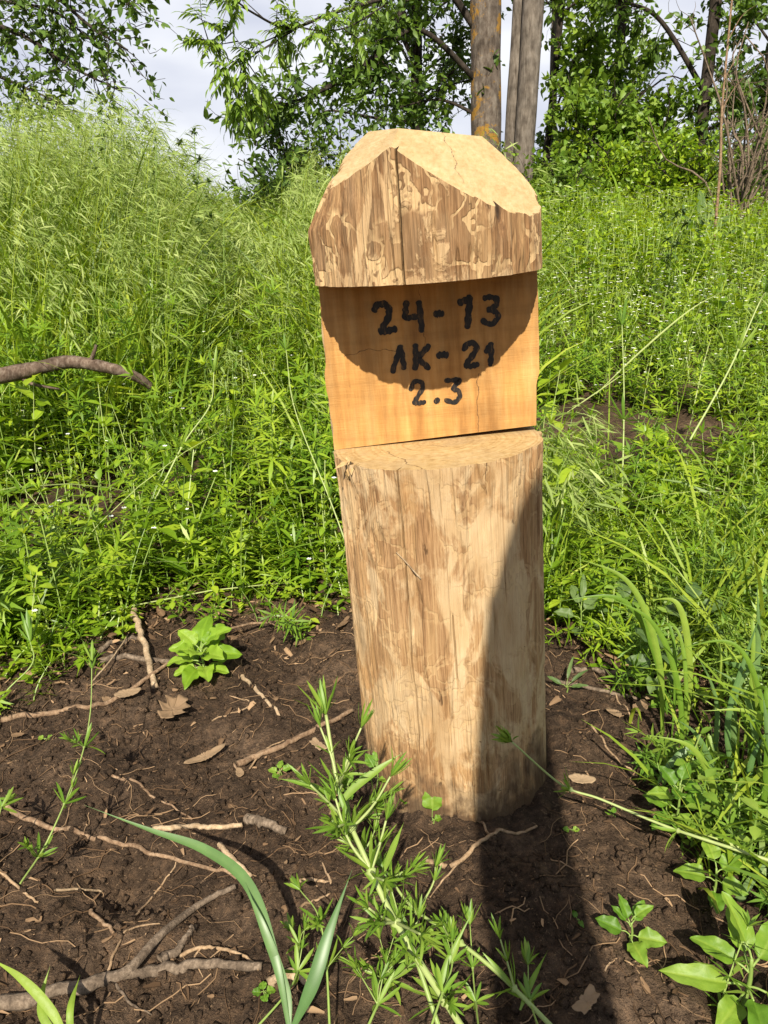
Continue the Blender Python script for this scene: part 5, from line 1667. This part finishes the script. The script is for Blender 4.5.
# a lit bough with feathery compound leaves reaching over the sky
def bough(tb, C):
    rs = tb.rs
    s0 = C[np.argmin(np.abs(C[:, 2] - 3.3))]
    q1 = spline([s0, at(452, -30, 7.4), at(410, -8, 6.8), at(372, 2, 6.2), at(330, 14, 5.7), at(290, 28, 5.3), at(255, 14, 5.0), at(225, -8, 4.8)], 44)
    q2 = spline([q1[26], at(268, 40, 5.1), at(246, 48, 5.0), at(230, 30, 4.9)], 24)
    q3 = spline([q1[29], at(262, 50, 5.0), at(236, 62, 4.9), at(205, 40, 4.9)], 24)
    q4 = spline([q1[29], at(248, 60, 5.0), at(240, 84, 5.0), at(248, 96, 5.0)], 24)
    q5 = spline([q1[14], at(350, 26, 5.8), at(315, 30, 5.4), at(285, 24, 5.2)], 24)
    def pinnate(p, d, n=4, L=.058):
        """a compound leaf: rachis with pairs of leaflets and one at the tip"""
        d = unit(d); ln = L * 2.4
        q = np.linspace(0, 1, 7)
        c = p + d * (ln * q)[:, None] - UPV * (ln * .35 * q ** 2)[:, None]
        tb.wood.tubes(c, np.full((1, 7), .0016), .5, 0, 4, cap=False)
        side = unit(np.cross(d, UPV)); P = []; D = []
        for k in range(n):
            i = 1 + int(k * 5 / n)
            for s in (-1, 1):
                P.append(c[i]); D.append(unit(d * .55 + side * s * .85 - UPV * .35))
        P.append(c[-1]); D.append(d - UPV * .4)
        m = len(P)
        leaf_set(tb.leaf, np.array(P), np.array(D), np.repeat(UPV[None], m, 0) + rs.normal(0, .2, (m, 3)), L * (.8 + .4 * rs.random(m)), L * .17, .3 + .6 * rs.random(m), 1, 5, .35, [.1, .85, 1, .65, .05], .25)
    for q, n, r in ((q1, 14, .018), (q2, 4, .005), (q3, 5, .005), (q4, 6, .005), (q5, 6, .007)):
        tb.limb(q, r, r * .22, 7)
        tn = unit(np.gradient(q, axis=0))
        for j in range(n):
            i = int((.35 + .65 * (j + rs.random()) / n) * (len(q) - 1)); i = min(i, len(q) - 1)
            s = q[i]; dd = unit(tn[i] * .5 + rs.normal(0, .6, 3) + [0, 0, -.2])
            e = s + dd * (.05 + .10 * rs.random())
            tb.limb(np.stack([s, (s + e) / 2, e]), .004, .002, 5)
            for m in range(4):
                pinnate(e, dd + rs.normal(0, .7, 3))
        for m in range(5):
            pinnate(q[-1], tn[-1] + rs.normal(0, .6, 3))


std_tree('lichen_trunk_tree', 490, 8.0, .145, .10, 7.5, 'tree with orange lichen on its trunk right above the post head', 'bark_lichen', [M['tree_leaf'], M['tree_leaf_light']], 1, (.3, .5, 6.4), (1.9, 1.8, 2.0), 30, 9, .5, (.078, .038), lean=-.035, per=2, extra=bough,
         low=[((2.2, at(420, 30, 7.8), at(372, 60, 7.6), at(340, 70, 7.4)), .030, 36, .36, .1), ((2.6, at(430, -20, 7.9), at(370, 60, 7.6), at(300, 100, 7.2), at(262, 105, 7.0)), .035, 44, .34, .2),
              ((1.9, at(440, 100, 8.0), at(390, 110, 7.8)), .02, 30, .4, .2)])
std_tree('grey_trunk_tree', 522, 8.3, .098, .085, 7.8, 'tree with a straight smooth grey trunk beside the lichen-covered one', 'bark_grey', 'tree_leaf', 2, (.3, .4, 6.4), (2.4, 2.2, 2.2), 32, 9, .55, (.08, .04), lean=-.004, per=2, curve=.05)
std_tree('grey_trunk_tree', 508, 8.45, .070, .055, 7.4, 'thin grey trunk pressed behind the straight smooth trunk', 'bark_grey', 'tree_leaf', 3, (0, .6, 6.0), (1.8, 1.8, 2.0), 18, 8, .5, (.10, .05), lean=-.008, per=2, curve=.05)
std_tree('dark_trunk_tree', 696, 9.0, .062, .05, 7.2, 'tree with a thin nearly black trunk on the right', 'bark_dark', 'tree_leaf', 4, (.2, .3, 5.4), (2.0, 1.8, 2.4), 26, 9, .5, (.085, .043), lean=-.006, per=2, curve=.03,
         low=[((2.3, at(660, 20, 9.0), at(620, 0, 8.8), at(590, -20, 8.6)), .03, 26, .4, .15), ((1.9, at(725, 120, 9.0), at(745, 80, 8.9)), .02, 26, .4, .15), ((1.7, at(668, 170, 9.0), at(640, 150, 8.9)), .02, 24, .4, .15), ((2.4, at(720, 40, 9.0), at(745, 20, 8.9)), .02, 22, .4, .1)])
std_tree('slim_tree', 541, 9.4, .036, .028, 5.5, 'slim dark young tree just right of the grey trunks', 'bark_dark', 'tree_leaf_light', 5, (.2, 0, 4.0), (1.2, 1.2, 2.0), 20, 8, .45, (.09, .045), lean=.02, per=2,
         low=[((1.6, at(570, 120, 9.3), at(590, 90, 9.2)), .015, 28, .4, .1), ((2.0, at(575, 60, 9.3), at(600, 30, 9.2)), .015, 28, .4, .1)])
std_tree('slim_tree', 556, 9.9, .045, .03, 6, 'slim leaning tree half hidden among leaves right of the grey trunks', 'bark_grey', 'tree_leaf_light', 6, (.3, 0, 4.0), (1.4, 1.3, 2.2), 20, 8, .45, (.09, .045), lean=-.03, per=2,
         low=[((2.1, at(600, 70, 9.6), at(640, 60, 9.4)), .02, 40, .42, .15), ((1.6, at(590, 140, 9.7), at(625, 120, 9.5)), .02, 36, .4, .15)])
std_tree('leafy_tree', 420, 11.5, .09, .05, 6.5, 'dense dark-leaved tree filling the gap left of the lichen trunk', 'bark_dark', 'tree_leaf', 7, (-.2, 0, 3.2), (1.75, 1.3, 2.3), 32, 9, .55, (.080, .040), per=3)
std_tree('leafy_tree', 605, 12.5, .08, .05, 7, 'tree with a dark crown behind the slim trees', 'bark_dark', 'tree_leaf', 8, (.0, 0, 3.6), (1.7, 1.3, 2.6), 15, 7, .5, (.10, .05), per=2)
std_tree('leafy_tree', 760, 12.0, .09, .05, 7, 'tree with a dark crown at the right edge', 'bark_dark', 'tree_leaf', 9, (.4, 0, 2.8), (1.4, 1.3, 2.2), 22, 8, .5, (.10, .05), per=2)


# tree at the upper left whose sparse boughs hang into the picture
def left_tree():
    Y = 6.6
    b_ = np.array([-4.6, Y + .4, 0.]); b_[2] = gz(b_[0], b_[1]) - .05
    tp = [b_, b_ + [.1, 0, 1.5], b_ + [0, .1, 3.5], b_ + [.2, 0, 7]]
    C = spline(tp, 60); tb = TreeB(21)
    low = [([at(-60, 20, 6.8), at(10, 30, 6.6), at(70, 66, 6.5), at(122, 92, 6.4)], .030, 46, .34),
           ([at(-80, 60, 6.9), at(-20, 70, 6.7), at(30, 90, 6.5), at(64, 104, 6.4)], .025, 50, .32),
           ([at(-60, -40, 6.8), at(30, -20, 6.6), at(90, 26, 6.5), at(128, 50, 6.4)], .030, 42, .36),
           ([at(-40, -70, 6.8), at(60, -50, 6.6), at(110, -14, 6.5), at(136, 10, 6.4)], .030, 34, .34),
           ([at(-90, 100, 6.9), at(-50, 110, 6.8), at(0, 118, 6.6)], .02, 34, .32),
           ([at(-90, 0, 6.9), at(-20, 0, 6.8), at(50, 10, 6.6), at(90, 40, 6.6)], .025, 50, .4)]
    for pts, lr, n, tl in low:
        s = C[np.argmin(np.abs(C[:, 2] - (pts[0][2] - .3)))]
        q = spline([s] + list(pts), 30)
        tb.limb(q, lr, lr * .15, 7); tb.twigs(q, n, tl, lr * .13, .38, 9, .25)
    tb.leaves(.062, .034, per=1, jitter=.03)
    crown(tb, np.array([b_[0] - .5, b_[1] + .5, b_[2] + 6.0]), (2.4, 2.4, 2.4), 26, 8, .6, .05, lambda u, e: C[int(20 + u * 38)])
    tb.leaves(.11, .055, per=1, jitter=.05)
    tree_obj('drooping_tree', b_, 'tree with sparse drooping boughs hanging into the upper left corner', 'tree', 'bark_dark', 'tree_leaf', tb, tp, (.17, .10))


left_tree()


def shrub(px, py, Y, w, h, n, label, mat, seed, leaf=(.07, .04), name='shrub', bark='bark_dark', per=2, dep=None, ntw=9):
    g = at(px, py, Y); b_ = np.array([g[0], Y, 0.]); b_[2] = gz(b_[0], b_[1]) - .03
    tb = TreeB(seed + 60); rs = tb.rs
    for i in range(n):
        u = rs.normal(0, .55, 2); e = b_ + np.array([u[0] * w, u[1] * (dep or w), h * (.35 + .65 * rs.random())])
        c = grow(b_ + [rs.normal(0, .06), rs.normal(0, .06), 0], e, rs, .12, .06, 10)
        tb.limb(c, .011, .004, 5)
        tb.twigs(c, ntw, .26, .003, .2, 8, 0.0)
    if mat:
        tb.leaves(leaf[0], leaf[1], per=per)
    tree_obj(name, b_, label, 'shrub', bark, mat or 'tree_leaf', tb)


shrub(560, 190, 7.6, .42, .62, 22, 'bright leafy shrub at the foot of the grey trunks', 'tree_leaf_light', 1, (.055, .035))
shrub(620, 190, 8.6, .7, .9, 30, 'round leafy shrub in the middle of the far slope', 'herb', 2, (.05, .03))
shrub(690, 200, 7.8, .55, .85, 28, 'leafy shrub below the black trunk', 'herb', 3, (.05, .03))
shrub(752, 200, 7.4, .5, .9, 24, 'tall dark shrub at the right edge of the slope', 'tree_leaf', 4, (.05, .03))
shrub(600, 140, 9.0, .5, 1.5, 24, 'upright light green sapling behind the slope', 'tree_leaf_light', 5, (.08, .045))
shrub(655, 130, 9.4, .5, 1.6, 20, 'thin leafy sapling left of the black trunk', 'tree_leaf_light', 6, (.08, .045))
shrub(262, 190, 6.2, .38, .62, 20, 'small dark bush in the gap left of the post head', 'tree_leaf', 7, (.05, .026))
shrub(300, 150, 7.4, .5, 1.25, 22, 'dark bush with a ragged top behind the grass left of the post', 'tree_leaf', 8, (.06, .03))
shrub(745, 170, 6.6, .5, 1.7, 26, 'tangle of bare reddish vines at the right edge', None, 9, name='bare_vines', bark='grey_twig', ntw=7)
shrub(505, 175, 9.6, .8, .8, 30, 'leafy undergrowth shrub behind the three trunks', 'tree_leaf', 10)
shrub(440, 160, 9.8, .9, 1.0, 34, 'dark undergrowth shrub behind the post head', 'tree_leaf', 11)
shrub(560, 160, 10.6, .8, 1.1, 18, 'shaded shrub deep behind the slim trees', 'tree_leaf', 12)
shrub(655, 175, 10.6, .9, 1.0, 18, 'shaded shrub deep behind the black trunk', 'tree_leaf', 13)
shrub(765, 150, 9.6, .8, 1.2, 20, 'shaded shrub deep behind the bare vines', 'tree_leaf', 14)
# a thin bare sapling stem at the right
p0 = at(716, 236, 5.2); p0[2] = gz(p0[0], p0[1])
acc = Acc(); acc.tubes(spline([p0, at(720, 170, 5.3), at(722, 110, 5.4), at(730, 20, 5.5), at(738, -60, 5.6)], 30), np.linspace(.010, .005, 30)[None], .5, 0, 7)
for q in ((722, 110), (724, 80), (728, 40)):
    s = at(q[0], q[1], 5.42); acc.tubes(spline([s, at(q[0] + 14, q[1] - 24, 5.4), at(q[0] + 30, q[1] - 36, 5.3)], 10), np.linspace(.004, .0015, 10)[None], .5, 0, 5)
tag(acc.build('bare_sapling', M['twig'], None, True, tuple(p0)), 'bare pale sapling stem rising from the slope at the right', 'tree')

# ------------------------------------------------------------------ repeats of one kind share a group
GROUPS = {'fallen_stick': 'dead sticks lying on the bare soil', 'bare_root': 'thin roots lying on the bare soil', 'dry_leaf': 'dry leaves on the bare soil',
          'bark_chip': 'chips of bark on the bare soil', 'leafy_seedling': 'broad-leaved seedlings around the post', 'bedstraw_plant': 'bedstraw stems around the post',
          'grass_plant': 'single clumps of grass in the foreground', 'tall_weed': 'tall weeds standing in the meadow', 'grey_trunk_tree': 'trees behind the post',
          'lichen_trunk_tree': 'trees behind the post', 'dark_trunk_tree': 'trees behind the post', 'slim_tree': 'trees behind the post', 'leafy_tree': 'trees behind the post',
          'shrub': 'shrubs at the top of the slope'}
for o in list(SC.objects):
    g_ = GROUPS.get(o.name.split('.')[0])
    if g_ and o.parent is None and 'label' in o.keys():
        o['group'] = g_
